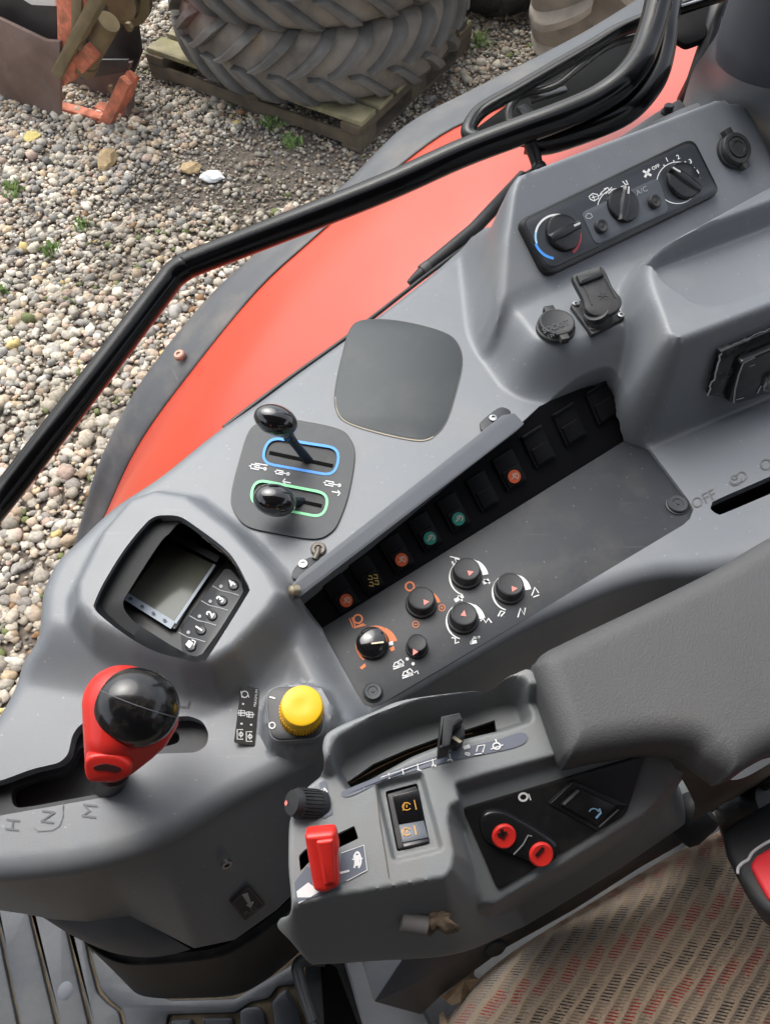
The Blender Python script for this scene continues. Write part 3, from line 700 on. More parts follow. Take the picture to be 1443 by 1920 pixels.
V = [v for r in rows for v in r]; Fc = []
for a in range(len(rows)-1):
    for i in range(N): Fc.append((a*N+i, a*N+(i+1)%N, (a+1)*N+(i+1)%N, (a+1)*N+i))
mb.add(V, Fc)
mb.build('shell', GREY, con, auto=R(52), weld=.00002)
def pit(parent, loop, depth, m, name='recess', dz=0):
    """well below a hole: walls and floor"""
    mb = MB(); N = len(loop); c = sum(loop, Vector())/N
    top = [v-Z*.002+((v-c)*Vector((1,1,0))).normalized()*.0012 for v in loop]; bot = [Vector((v.x, v.y, min(q.z for q in loop)-depth)) for v in top]
    mb.add(top+bot, [(i, (i+1)%N, (i+1)%N+N, i+N) for i in range(N)]+[tuple(x+N for x in t) for t in tessellate_polygon([bot])])
    return mb.build(name, m, parent, auto=R(40))
pit(con, L[4], .05, VOID, 'slot_well')
# gear gate: floor with its own slot
mb = MB(); gf = Field(.588); go = [tuple(p[:2]) for p in [P(x, y, .588) for x, y in [(-70,1440),(110,1405),(140,1335),(400,1325),(410,1430),(250,1440),(250,1515),(-70,1570)]]]
gh = [roundpoly(XY([(20,1480),(60,1462),(130,1448),(150,1400),(310,1368),(335,1372),(338,1392),(310,1400),(240,1405),(235,1450),(228,1474),(200,1486),(60,1512),(25,1516)], .588), .006)]
Lg = skin(mb, gf, go, gh, step=.006, lip=.008); mb.build('gate_floor', PANEL, con, auto=R(40))
mb = MB(); sheet(mb, [(-70,1430),(420,1300),(420,1440),(250,1530),(-70,1590)], planeD(.615), 0); mb.build('gate_boot', mat('gate rubber', (.05,.05,.052), .6, .2, 20), con)
# embossed gate letters
def fs(x, y): return F.at(x, y, .0007)
for ch, x_, y_, h_ in (('H',26,1547,26),('N',92,1532,26),('M',170,1521,28),('L',345,1322,24)):
    mb = MB(); text(mb, ch, x_, y_, (.12,-1), h_, None, f=fs); mb.build('gate_letter', mat('embossed grey', (.10,.105,.115), .5), con)
mb = MB()
stroke(mb, [(64,1552),(72,1559),(100,1557),(113,1548),(119,1530),(119,1506)], None, 1.6, f=fs)
mb.build('letter_frame', mat('embossed grey', (.10,.105,.115), .5), con)
# ledge lettering
mb = MB(); INK = mat('faded grey print', (.12,.115,.115), .6)
text(mb, 'OFF', 1318, 937, (.9,-.45), 20, None, f=fs); mb.build('slot_lettering', INK, con)
mb = MB(); text(mb, 'ON', 1446, 867, (.9,-.45), 22, None, f=fs)
mb.build('slot_lettering', INK, con)
mb = MB(); stroke(mb, ellipse(1388,893,9,7,-.4,16,-30,200), None, 2, f=fs); stroke(mb, ellipse(1378,902,11,8,-.4,16,150,360), None, 2, f=fs); stroke(mb, ellipse(1375,896,5,4,0,12), None, 2, f=fs, closed=True); stroke(mb, [(1366,905),(1376,908),(1392,903),(1400,895)], None, 1.6, f=fs)
mb.build('heater_symbol', INK, con)
mb = MB(); a = [(78,1718,.702),(160,1727,.702),(240,1712,.702)]; b = [(130,1752,.745),(260,1796,.745),(350,1782,.745)]
FL = mat('ash flap plastic', (.10,.108,.118), .45, .1, 20, .2, 1300, dust=.2, dscale=25, bumpdist=.0004)
loft(mb, [[(78,1718,.705),(110,1722,.705),(160,1724,.703),(200,1718,.70),(238,1711,.70)], [(120,1745,.72),(170,1760,.72),(230,1762,.72),(275,1752,.72),(300,1746,.722)], [(150,1762,.74),(210,1786,.742),(270,1795,.745),(320,1790,.745),(358,1780,.742)]], 30, 6)
mb.build('corner_flap', FL, con, auto=None)
mb = MB(); stroke(mb, [(150,1733),(200,1727),(232,1722)], planeD(.708), 3, lift=0); mb.build('flap_marking', INK, con)
# dark base with rolled rim under the shell
top = [(160,1764,.75),(195,1790,.76),(240,1806,.765),(310,1805,.765),(400,1795,.765),(450,1775,.765),(510,1735,.765),(560,1690,.765),(640,1610,.765)]
mb = MB(); loft(mb, [[P(x-4, y-16, d-.004) for x, y, d in top],[P(x, y, d) for x, y, d in top],[P(x+1, y+7, d+.004) for x, y, d in top],
   [(205,1812,.86),(235,1840,.88),(275,1855,.89),(340,1856,.89),(430,1845,.89),(490,1812,.89),(535,1775,.89),(590,1720,.89),(660,1660,.89)],
   [(230,1835,.98),(255,1862,.985),(290,1871,.99),(350,1872,.99),(440,1866,.99),(495,1840,.99),(545,1800,.99),(610,1740,.99),(670,1700,.99)]], 70, 5)
mb.build('console_base', MATTEB, con, auto=None)
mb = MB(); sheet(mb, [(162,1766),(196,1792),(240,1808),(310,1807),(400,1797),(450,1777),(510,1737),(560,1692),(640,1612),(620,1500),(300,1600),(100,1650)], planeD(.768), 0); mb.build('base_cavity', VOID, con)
# keyhole screw + diamond decal on the dark side face: plane fitted to the skirt
SW = plane(P(440,1500,.575), P(520,1705,.72), P(430,1762,.72))
mb = MB(); pxprism(mb, roundpoly([(462,1651),(494,1687),(456,1718),(428,1683)],4), SW, .001, lift=.0045, mi=0)
stroke(mb, [(462,1655),(490,1687),(456,1714),(432,1683)], SW, 1.3, lift=.0050, mi=1, closed=True)
pxprism(mb, [(450,1668),(460,1664),(466,1682),(471,1681),(466,1692),(457,1687),(461,1685)], SW, .0004, lift=.0052, mi=2)
text(mb, 'PULL', 466, 1698, (.8,-.5), 9, SW, lift=.0050, mi=1)
mb.build('diamond_decal', [mat('decal black', (.01,.01,.011), .4), mat('decal grey', (.16,.16,.17), .5), mat('decal light', (.42,.42,.43), .5)], con)
mb = MB(); lathe(mb, on(418,1604,SW,.006), SW[1], [(.004,0),(.004,.003),(.002,.003),(.002,.001),(0,.001)], 16); mb.build('screw', SILV, con)
mb = MB(); tube(mb, [P(x, y, .562) for x, y in catmull([(876,460),(800,516),(700,594),(640,640),(560,697),(480,756),(420,802)], 6)], .0022, 10); mb.build('edge_seal', BLACK, con)
# ---------------------------------------------------------------- speaker cover
spk_px = [(662,612),(700,601),(760,606),(828,624),(856,645),(865,682),(852,740),(836,788),(815,815),(785,824),(720,812),(652,792),(632,772),(629,735),(643,665)]
spk2 = catmull(spk_px, 6, True)
mb = MB(); pxprism(mb, spk2, planeD(.55), .004, lift=.0010, bevel=.0012); o = mb.build('speaker_cover', SPK, con)
mb = MB(); stroke(mb, spk2, planeD(.55), 4, lift=.0006, closed=True); mb.build('speaker_seam', BLACK, con)
mb = MB(); stroke(mb, catmull([(629,745),(634,775),(655,795),(720,815),(785,827),(812,820)], 5), planeD(.55), 2, lift=.0008); mb.build('speaker_dust_line', mat('pale dust line', (.38,.33,.25), .8), con)
# ---------------------------------------------------------------- lever plate with two hydraulic levers
lev_px = catmull([(468,811),(489,795),(525,788),(563,791),(632,806),(655,824),(664,855),(655,917),(640,965),(622,996),(586,1010),(503,997),(460,984),(438,955),(436,924),(450,865)], 6, True)
lp = thing('hydraulic_lever_plate', P(550,900,.55), 'dark rounded plate with blue and green outlined lever slots', 'lever plate')
bl = roundpoly([(503,820),(638,841),(628,893),(489,868)], 24, 6); gr = roundpoly([(477,899),(617,926),(607,971),(468,944)], 24, 6)
mb = MB(); Lp = skin(mb, Field(.548), [tuple(on(x,y,planeD(.548))[:2]) for x,y in lev_px], [XY(bl,.548), XY(gr,.548)], .004, lip=.004); mb.build('plate', LEVERP, lp, auto=R(40))
mb = MB(); stroke(mb, lev_px, planeD(.55), 4, lift=.0006, closed=True); mb.build('plate_seam', BLACK, lp)
PLV = planeD(.548)
mb = MB(); stroke(mb, bl, PLV, 5, lift=.0004, closed=True); mb.build('blue_outline', BLUEP, lp)
mb = MB(); stroke(mb, gr, PLV, 5, lift=.0004, closed=True); mb.build('green_outline', GREENP, lp)
for lp_, sl in ((bl, [(505,849),(624,874)]), (gr, [(500,927),(603,949)])):
    mb = MB(); pxprism(mb, [(CX+(x-CX)*1, y) for x, y in lp_], planeD(.5494), .0003, mi=0); stroke(mb, sl, planeD(.5494), 7, lift=.0003, mi=1); mb.build('slot_brush', [MATTEB, VOID], lp)
mb = MB()
def cyl(x, y, s=1, arrow=0, a=.19):
    c, sn = math.cos(a), math.sin(a)
    T = lambda u, v: (x+(u*c-v*sn)*s, y+(u*sn+v*c)*s)
    stroke(mb, [T(-14,-4),(T(2,-4)),(T(2,4)),T(-14,4)], PLV, 2.2, closed=True); stroke(mb, [T(-8,0),T(14,0)], PLV, 2); stroke(mb, [T(-18,0),T(-14,0)], PLV, 2); stroke(mb, ellipse(*T(14,0),2.5,n=8), PLV, 2, closed=True)
cyl(484,877,.95); cyl(529,887,.8); cyl(623,908,.95)
stroke(mb, [(478,869),(490,871),(502,873)], PLV, 1.8)
for (x0,y0,x1,y1) in ((545,906,530,903),(622,922,638,925)):
    stroke(mb, [(x0,y0),(x1,y1)], PLV, 2); d = 1 if x1 > x0 else -1
    stroke(mb, [(x1-5*d,y1-5),(x1,y1),(x1-5*d,y1+5)], PLV, 2)
mb.build('cylinder_symbols', WHITE, lp)
def lever(kx, ky, rx, ry, rot, bx, by, hk, lab):
    base = P(bx, by, .552); top = on(kx, ky, planeD(.552-hk))
    ax = (top-base).normalized()
    t = thing('hydraulic_lever', base, lab, 'lever', 'hydraulic levers')
    m_ = mpp(top)
    mb = MB(); tube(mb, [base-ax*.01, base+(top-base)*.45, top-ax*.002], [.0042,.0036,.0060], 16); mb.build('stem', mat('blue black steel', (.018,.024,.032), .3, .1, 30), t)
    # mushroom knob: flattened ball, its long axis across the view
    w = (ray(kx, ky)).normalized(); xr = Vector((math.cos(rot), -math.sin(rot)*sp, -math.sin(rot)*cp)); xr = (xr - w*xr.dot(w)).normalized(); yr = w.cross(xr)
    mb = MB(); ball(mb, top, rx*m_, ry*m_, ry*m_*1.05, (xr, yr, w), seg=40, rings=26)
    lathe(mb, top-(top-base).normalized()*(ry*m_*.75), -(top-base).normalized(), [(ry*m_*.62,-.004),(ry*m_*.5,.004),(ry*m_*.36,.009),(.005,.012)], 24)
    mb.build('knob', GLOSSB, t, auto=None)
lever(517,788,42,29,.33,580,866,.052,'tall black knob lever leaning from the blue outlined slot')
lever(515,938,41,31,.20,566,941,.030,'low black knob lever lying over the green outlined slot')
# ---------------------------------------------------------------- monitor
mon = thing('display_monitor', P(320,1120,.56), 'black hooded display monitor with numbered push buttons sunk in the console', 'monitor')
outl = [F.at(x, y)-Z*.002 for x, y in catmull(mon_px, 5, True)]
inn_px = [(318,1000),(330,985),(347,981),(400,1022),(436,1052),(450,1080),(454,1102),(452,1116),(392,1212),(378,1226),(362,1230),(325,1212),(285,1187),(255,1168),(238,1150),(232,1138),(232,1125),(244,1105),(277,1052),(300,1018),(310,1006)]
def resloop(pts, n):
    d = np.array([tuple(p) for p in pts]+[tuple(pts[0])]); s = np.r_[0, np.cumsum(np.linalg.norm(np.diff(d, axis=0), axis=1))]; u = np.linspace(0, s[-1], n+1)[:-1]
    return [Vector([np.interp(x, s, d[:,k]) for k in range(3)]) for x in u]
SCR = plane(P(312,1012,.575), P(408,1062,.575), P(325,1182,.560))
NL = 105
def ringmap(outer_, inner_px_, hfun):
    """match inner pixel loop points by angle"""
    pass
o_ = outl; c2 = np.array([322., 1108.])
def toang(x, y): return math.atan2(y-c2[1], x-c2[0])
inn = catmull(inn_px, 5, True)
def byangle(loop):
    A = sorted((toang(x, y), x, y) for x, y in loop); A = [(A[-1][0]-2*math.pi,)+A[-1][1:]]+A+[(A[0][0]+2*math.pi,)+A[0][1:]]
    a = np.array(A); th = np.linspace(-math.pi, math.pi, 121)[:-1]; return [(np.interp(t, a[:,0], a[:,1]), np.interp(t, a[:,0], a[:,2])) for t in th]
oo = byangle(catmull(mon_px, 5, True)); ii = byangle(inn)
rows = []
R0 = [F.at(x, y)-Z*.004 for x, y in oo]; rows.append(R0)
def hoodlift(x, y):      # the hood stands up at the left and top, is flat at the right
    w = min(1, max(0, ((380-x)*.75+(1130-y)*.65)/140)); return w
mid = []; inr = []; low = []; 
for (ox, oy), (ix, iy) in zip(oo, ii):
    w = hoodlift(ix, iy)
    mid.append(P(ox*.72+ix*.28, oy*.72+iy*.28, .545-.012*w)); 
    inr.append(P(ix, iy, .549-.018*w))
for (ix, iy) in ii:
    low.append(on(ix, iy, SCR, 0)*0+on(c2[0]+(ix-c2[0])*1.0, c2[1]+(iy-c2[1])*1.0, SCR, -.001))
mb = MB(); rr = [R0, mid, inr, [a*.9+b*.1-Z*.0008 for a, b in zip(inr, low)], low]; n_ = 120
Vv = [v for r in rr for v in r]; mb.add(Vv, [(a*n_+i, a*n_+(i+1)%n_, (a+1)*n_+(i+1)%n_, (a+1)*n_+i) for a in range(4) for i in range(n_)])
mb.build('hood', mat('monitor hood plastic', (.007,.008,.0095), .55, .08, 20, .15, 1300, spec=.3, dust=.04, bumpdist=.0004), mon, auto=R(50))
mb = MB(); sheet(mb, ii, SCR, -.0012); mb.build('face', BLACK, mon)
def quadr(pts, r): return roundpoly(pts, r)
mb = MB(); pxprism(mb, roundpoly([(316,1018),(402,1060),(329,1184),(236,1124)], 4), SCR, .003, lift=.0025, bevel=.0006); mb.build('screen_bezel', BLACK, mon)
mb = MB(); stroke(mb, [(313,1006),(410,1057)], SCR, 13, lift=.0055); mb.build('bezel_top', mat('bezel grey', (.10,.10,.11), .3), mon)
LCD = mat('lcd glass', (.085,.088,.072), .16, .12, 12, spec=.6)
mb = MB(); sheet(mb, [(314,1020),(400,1063),(326,1172),(243,1118)], SCR, .0030); mb.build('screen', LCD, mon)
mb = MB(); sheet(mb, [(238,1115),(330,1171),(321,1184),(234,1129)], SCR, .0034, 0); sheet(mb, [(401,1062),(405,1065),(331,1175),(327,1171)], SCR, .0035, 0)
for x, y in ((247,1128),(268,1143),(289,1156),(310,1169)): sheet(mb, ellipse(x,y,4,3,.5,10), SCR, .0042, 1)
mb.build('icon_strip', [mat('icon strip grey', (.28,.32,.37), .35), mat('icon ink', (.06,.07,.09), .5)], mon)
BT = plane(P(440,1070,.556), P(360,1225,.556), P(400,1080,.561))
mb = MB(); pxprism(mb, roundpoly([(420,1066),(432,1066),(463,1102),(460,1116),(374,1234),(362,1236),(318,1205),(322,1196)], 5), BT, .010, lift=0, bevel=.001); mb.build('button_strip', mat('button strip plastic', (.030,.032,.036), .45, .1, 30, .1, 1200, dust=.1, bumpdist=.0004), mon)
btn = mat('button plastic', (.018,.019,.021), .35)
for i, (x, y, s) in enumerate(((438,1098,'4'),(417,1127,'3'),(398,1155,'2'),(377,1182,'1'),(358,1213,''))):
    mb = MB(); pxprism(mb, ellipse(x, y, 10, 9.5, 0, 24), BT, .004, lift=.0018, bevel=.0012); 
    if s: text(mb, s, x-1, y-1, (.55,-.83), 14, BT, lift=.0021, mi=1, bold=.6)
    else:
        pxprism(mb, roundpoly([(350,1211),(357,1202),(365,1208),(358,1218)],2), BT, .0003, lift=.0021, mi=1); stroke(mb, [(362,1202),(369,1205),(366,1213)], BT, 2, lift=.0021, mi=1)
    mb.build('push_button', [btn, WHITE], mon)
mb = MB()
for x, y in ((415,1100),(395,1128),(375,1156),(354,1186),(332,1215)): sheet(mb, ellipse(x,y,3.4,3.2,0,12), BT, .0006, 0)
for x, y in ((399,1099),(378,1127),(356,1155),(336,1186)): stroke(mb, [(x,y),(x+16,y+9),(x+34,y+13),(x+50,y+18)], BT, 1.4, lift=.0005)
mb.build('button_markings', mat('button print', (.35,.35,.36), .5), mon)
# ================================================================ SWITCH BAY + KNOB PANEL
PP = planeD(.5935)
kp = thing('knob_panel', P(950,1100,.6), 'dark flat console panel holding six rotary knobs below the row of switches', 'control panel')
pan_px = [(602,1178),(1191,813),(1217,838),(1291,938),(1301,955),(1295,974),(1281,986),(1100,1094),(716,1320),(698,1328),(683,1324),(668,1304)]
mb = MB(); pxprism(mb, pan_px, PP, .006, lift=.0, bevel=.0008); mb.build('panel_plate', PANEL, kp)
def tilt(n, k): return n
def rknob(px, py, r, h, m=MATTEB, pl=PP, ptr=None, skirt=1.22, pc=None, name='rotary_knob', parent=None, line=None):
    """px,py = centre of the top face in the photo, r in photo pixels"""
    top = on(px, py, pl, h); n = pl[1]; k = mpp(top); R_ = r*k; o = top-n*h
    mb = MB(); lathe(mb, o, n, [(R_*skirt, 0), (R_*skirt, h*.18), (R_*skirt*.97, h*.24), (R_*1.06, h*.28), (R_*1.03, h*.86), (R_*.98, h*.95), (R_*.90, h*.985), (R_*.84, h*.97), (R_*.80, h*.96), (0, h*.96)], 48)
    pt = (o+n*h*.96, n)
    if ptr: 
        x, y, a = ptr; c, s = math.cos(a), math.sin(a); q = [(7,0),(-4,-5.5),(-4,5.5)]
        sheet(mb, [(x+u*c-v*s, y+u*s+v*c) for u, v in q], pt, .0003, 1)
    if line: stroke(mb, line, pt, 3, lift=.0003, mi=1)
    return mb.build(name, [m, pc or SALMON], parent or kp, group='rotary knobs on the dark knob panel' if parent is None else None)
rknob(789,1134,24.5,.013,ptr=(798,1129,-.1))
rknob(873,1080,24.5,.013,ptr=(881,1074,-.3))
rknob(953,1108,24.5,.013,ptr=(963,1104,-.1))
rknob(867,1163,24.5,.013,ptr=(869,1151,-1.4))
rknob(781,1216,18,.012,ptr=(777,1223,2.1),skirt=1.2)
mb = MB(); top = on(698,1209,PP,.014); k = mpp(top); lathe(mb, top-PP[1]*.014, PP[1], [(31*k,0),(31*k,.004),(28*k,.0055),(27*k,.010),(24*k,.0128),(16*k,.0142),(0,.0148)], 48)
mb.add([],[]); stroke(mb, [(696,1207),(719,1204.5)], (top+PP[1]*.0008,PP[1]), 3, lift=.0006, mi=1); mb.build('rotary_knob', [GLOSSB, mat('cream print', (.75,.62,.42), .5)], kp)
mb = MB()
def arc(cx, cy, r, a0, a1, w0, w1, m, n=24, squash=1.0):
    stroke(mb, ellipse(cx, cy, r, r*squash, 0, n, a0, a1), PP, w0, lift=.0005, mi=m, w2=w1)
# big orange ring
arc(703,1211,34,232,60,3,8,0); arc(703,1211,35,60,12,8,15,0,10)
sheet(mb, [(728,1205),(736,1202),(737,1210),(729,1211)], PP, .0006, 1)
# lettering of the panel, in strokes
def g(pts, w=2.2, m=1, closed=False): stroke(mb, pts, PP, w, lift=.0005, mi=m, closed=closed)
g(ellipse(671,1161,8,8,0,14),3,0,True); g([(660,1158),(666,1176),(682,1170)],3,0); g([(663,1178),(686,1172)],2,0); g([(655,1160),(662,1177)],2,0)
sheet(mb, [(674,1252),(684,1244),(686,1250),(678,1256)], PP, .0005, 0); sheet(mb, [(730,1216),(738,1211),(740,1219),(733,1222)], PP, .0005, 0)
g(ellipse(768,1100,8,8,0,14),3.4,0,True); g([(771,1110),(779,1108)],3,0); g([(772,1114),(780,1112)],3,0)
arc(791,1137,31,62,12,1.5,8,0,14); g(ellipse(828,1140,6,6,0,14),1.6,0,True); g([(825,1140),(831,1140)],1.4,0); g([(828,1137),(828,1143)],1.4,0); g(ellipse(779,1171,6,6,0,14),1.6,0,True); g([(776,1171),(782,1171)],1.4,0)
for cx, cy in ((876,1084),(956,1112),(870,1166)):
    arc(cx,cy,33,255,60,2,7,1); arc(cx,cy,34,60,10,7,11,1,10)
g([(843,1044),(852,1046),(861,1048)],2); g([(848,1058),(856,1056),(852,1048),(862,1050),(864,1054)],2.4); g([(847,1053),(850,1060)],3)
g([(905,1094),(916,1088)],7); g([(906,1087),(918,1094)],4); g([(852,1127),(868,1118)],7); g([(858,1117),(866,1127)],3)
g([(996,1117),(1002,1102),(1009,1112)],2.2); g([(999,1120),(1010,1116)],2); g([(933,1156),(938,1146),(946,1148),(938,1156)],2.4); g([(970,1158),(975,1141),(982,1153),(984,1140)],2.2)
g([(846,1196),(853,1197),(853,1207),(860,1204)],2.4); g([(900,1165),(905,1160),(910,1168),(915,1160),(921,1168)],2.4)
g([(881,1208),(888,1195),(898,1196)],2.6); g([(881,1206),(893,1203)],6); g([(886,1198),(899,1194)],3)
sheet(mb, ellipse(763,1236,3.2,n=10), PP, .0005, 1); sheet(mb, ellipse(774,1245,3.2,n=10), PP, .0005, 1)
for x, y in ((749,1246),(766,1263)):
    g([(x-12,y+5),(x-9,y-3),(x-3,y-5),(x+2,y-9),(x+7,y-4),(x+6,y+1),(x-12,y+5)],2); g([(x-12,y+9),(x+8,y+2)],2.4); g([(x-4,y-3),(x+3,y+1)],3.6); g(ellipse(x+1,y+1,3,3,0,8),1.6,closed=True)
g([(776,1262),(782,1258),(784,1264)],1.8)
mb.build('panel_markings', [ORANGE, WHITE], kp)
for x, y, r in ((699,1299,17),(1268,948,19)):
    mb = MB(); o = on(x,y,PP,.001); k = mpp(o)*r; lathe(mb, o-PP[1]*.001, PP[1], [(k*1.15,0),(k*1.12,.0012),(k,.0016),(k*.98,.0036),(k*.90,.0042),(k*.55,.0040),(k*.5,.0034),(k*.2,.0034),(k*.15,.004),(0,.004)], 36); mb.build('plug', PANEL, kp)
DE = mat('dusty tan edge', (.26,.17,.09), .85, .3, 60)
mb = MB(); stroke(mb, [(1194,815),(1218,838),(1292,938),(1302,956),(1296,975)], PP, 2, lift=.0006); stroke(mb, [(602,1180),(636,1244),(668,1304),(684,1325)], PP, 2, lift=.0006); mb.build('dusty_edge', DE, kp)
# switch wall
sb = thing('switch_strip', P(880,960,.59), 'black inclined strip of rocker switches shaded under a grey visor', 'switch strip')
B0 = P(602,1178,.5965); C0 = P(1191,813,.5965); BW = plane(P(1152,697,.5*(CAMZ-F.at(1152,690).z+.572)), B0, C0)
top_px = [(548,1122),(590,1075),(975,783),(1010,755),(1090,698),(1132,680),(1156,688),(1170,712),(1197,806)]
wall = [(602,1180),(553,1116),(980,794),(1012,767),(1092,711),(1131,694),(1152,700),(1168,714),(1198,811)]
mb = MB(); pxprism(mb, wall, BW, .02, lift=0, bevel=0, bottom=False); mb.build('strip_body', BAY, sb)
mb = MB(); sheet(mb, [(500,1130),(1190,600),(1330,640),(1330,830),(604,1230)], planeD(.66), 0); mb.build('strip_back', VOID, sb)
def UP(px, py):    # wall 'up' in pixels
    t = (px-600)/590; return np.array([-.66+.22*t, -1.0-.1*t])
AL = np.array([.845,-.535])
def cell(px, py, da, u0, u1):
    u = UP(px, py); u = u/np.linalg.norm(u); c = np.array([px, py]); return [tuple(c-AL*da-u*u0), tuple(c+AL*da-u*u0), tuple(c+AL*da+u*u1), tuple(c-AL*da+u*u1)]
teal = mat('teal switch lens', (.02,.17,.14), .4); orl = mat('orange switch lens', (.50,.085,.025), .4)
for i, (x, y, s, kind) in enumerate(((645,1124,22,'o'),(693,1088,20,'t'),(748,1048,21,'o'),(801,1008,20,'g'),(854,972,20,'g'),(908,932,20,''),(958,893,22,'o'),(1012,850,22,'r'),(1070,808,23,'r'),(1130,768,23,'r'))):
    root = sb
    mb = MB()
    pxprism(mb, roundpoly(cell(x, y, s, 20, 46), 3), BW, .004, lift=.0028, bevel=.0008, mi=0)
    q = (BW[0], (BW[1]+Vector((0,0,.12))).normalized())
    pxprism(mb, roundpoly(cell(x, y, s-5, 16, 17), 3), BW, .004, lift=.0046, bevel=.0010, mi=0)
    if kind == 'r': 
        u = UP(x, y); u = u/np.linalg.norm(u); c = np.array([x, y])+u*44; pxprism(mb, roundpoly([tuple(c-AL*22-u*3), tuple(c+AL*22-u*3), tuple(c+AL*22+u*3), tuple(c-AL*22+u*3)], 2), BW, .003, lift=.0048, bevel=.001, mi=0)
    if kind in 'og' and kind:
        lm = 1; sheet(mb, ellipse(x, y, 12, 12.5, 0, 24), BW, .0051, lm)
        stroke(mb, ellipse(x+2, y-1, 5, 5, 0, 12, -60, 200), BW, 1.6, lift=.0055, mi=2); stroke(mb, [(x-6,y+5),(x,y+1),(x+3,y-6)], BW, 1.8, lift=.0055, mi=2)
        if kind == 'o': stroke(mb, [(x-5,y-5),(x+6,y+5)], BW, 1.6, lift=.0055, mi=2)
    if kind == 't':
        for dx, dy in ((-4,-7),(6,-9),(-2,5),(8,2)):
            stroke(mb, [(x+dx-4,y+dy+3),(x+dx+4,y+dy+4),(x+dx+3,y+dy-3),(x+dx-3,y+dy-3)], BW, 1.7, lift=.0055, mi=2)
    mb.build('rocker_switch' if kind in ('o','g','t') and kind else 'blank_cover', [mat('switch black', (.005,.005,.006), .5, spec=.15), teal if kind == 'g' else orl, mat('gold print', (.55,.40,.10), .5) if kind == 't' else mat('faint print', (.50,.40,.34), .5)], sb)
# visor
VT = F.at(960,785); 
vis = thing('switch_visor', P(760,950,.55), 'long grey visor strip screwed along the top of the switch row', 'visor')
VP1 = plane(P(548,1100,.539), P(966,777,.538), P(770,965,.543))
mb = MB(); pxprism(mb, roundpoly([(546,1099),(563,1078),(940,780),(962,776),(981,796),(968,808),(562,1120),(552,1121)], 3), VP1, .008, lift=.002, bevel=.0005)
mb.build('visor_strip', mat('visor grey plastic', (.125,.135,.15), .42, .06, 10, .2, 1300, dust=.15, bumpdist=.0004), vis)
for pts, sc in (([(899,800),(902,792),(930,770),(946,768),(955,780),(915,812),(902,810)], (923,789)), ([(548,1078),(556,1064),(580,1048),(592,1052),(596,1062),(566,1088),(550,1088)], (569,1062))):
    pl = (F.at(*sc), Vector((0,0,1))); mb = MB(); pxprism(mb, catmull(pts, 4, True), pl, .003, lift=.003, bevel=.001); b_ = mb.build('bracket', PANEL, vis)
    o = on(*sc, pl, .003); mb = MB(); lathe(mb, o, Z, [(.0034,0),(.0034,.0016),(.0018,.0018),(.0017,.0006),(0,.0006)], 18); mb.build('screw', SILV, b_)
mb = MB(); lathe(mb, P(550,1107,.535), Vector((-.7,-.3,.4)).normalized(), [(.004,-.004),(.0042,.002),(.002,.0036),(0,.004)], 16); mb.build('end_pin', mat('worn brass', (.45,.38,.26), .35, metal=.8), vis)
o = F.at(597,1031); mb = MB(); lathe(mb, o+Z*.0002, Z, [(.0062,0),(.0062,.0015),(.0052,.0026),(.0030,.0026),(.0026,.0008),(0,.0008)], 24); tube(mb, [o+Z*.003, F.at(596,1040)+Z*.0035, F.at(590,1052)+Z*.003], .0022, 10); mb.build('cable_clip', RUSTY, label='small grey round cable clip between the lever plate and the visor', cat='clip')
# ================================================================ CLIMATE PANEL
cl_ = thing('climate_control_panel', on(1150,390,HV), 'black climate control panel with three round dials on the sloping rear of the console', 'control panel')
bez = roundpoly([(965,419),(1290,263),(1342,368),(1018,525)], [18,22,18,26], 6)
mb = MB(); pxprism(mb, bez, HV, .010, lift=.008, bevel=.003); mb.build('bezel', mat('climate bezel', (.012,.012,.013), .3, dust=.08), cl_)
mb = MB(); pxprism(mb, roundpoly([(974,422),(1287,272),(1332,364),(1020,512)], [16,20,16,22], 6), HV, .001, lift=.0084, bevel=.0004); mb.build('face_plate', mat('climate face', (.032,.036,.042), .35, .05, 30), cl_)
mb = MB(); pxprism(mb, roundpoly([(1079,407),(1222,341),(1243,404),(1107,467)], 12, 6), HV, .0008, lift=.0092, bevel=.0003); mb.build('button_plate', mat('climate plate grey', (.075,.082,.094), .4), cl_)
CF = shift(HV, .0086)
mb = MB()
def cstroke(pts, w, m=0, closed=False, w2=None, lift=.0003): stroke(mb, pts, CF, w, lift=lift, mi=m, closed=closed, w2=w2)
cstroke(ellipse(1043,443,40,40,0,30,70,170),4,0); cstroke(ellipse(1043,443,40,40,0,14,170,200),4,3); cstroke(ellipse(1043,443,42,42,0,24,200,262),5,1); cstroke(ellipse(1045,443,40,40,0,14,70,20),3.5,0); cstroke(ellipse(1046,443,41,41,0,16,8,-48),5,2)
cstroke(ellipse(1156,391,37,37,0,48),1.6,0,True); cstroke(ellipse(1269,343,39,39,0,48),1.6,0,True)
for a in (128,100,70,42,12):
    x, y = 1269+43*math.cos(R(a)), 343-43*math.sin(R(a)); cstroke([(1269+38*math.cos(R(a)),343-38*math.sin(R(a))),(x,y)],2.2)
for s, x, y in (('1',1249,300),('2',1270,295),('3',1293,303),('4',1306,323)): text(mb, s, x, y, (.9,-.42), 8.5, CF, mi=0, bold=.2)
text(mb, 'OFF', 1228,314, (.9,-.42), 6.5, CF, mi=0, bold=.2)
for a in (0,90,180,270): cstroke([(1212,325),(1212+9*math.cos(R(a+30)),325+9*math.sin(R(a+30)))],4.5,0)
text(mb, 'A/C', 1201,359, (.9,-.42), 10, CF, mi=4, lift=.0012)
stroke(mb, [(1096,407),(1100,401),(1106,402),(1109,407),(1104,411),(1098,410)], CF, 1.8, lift=.0010, mi=4, closed=True)
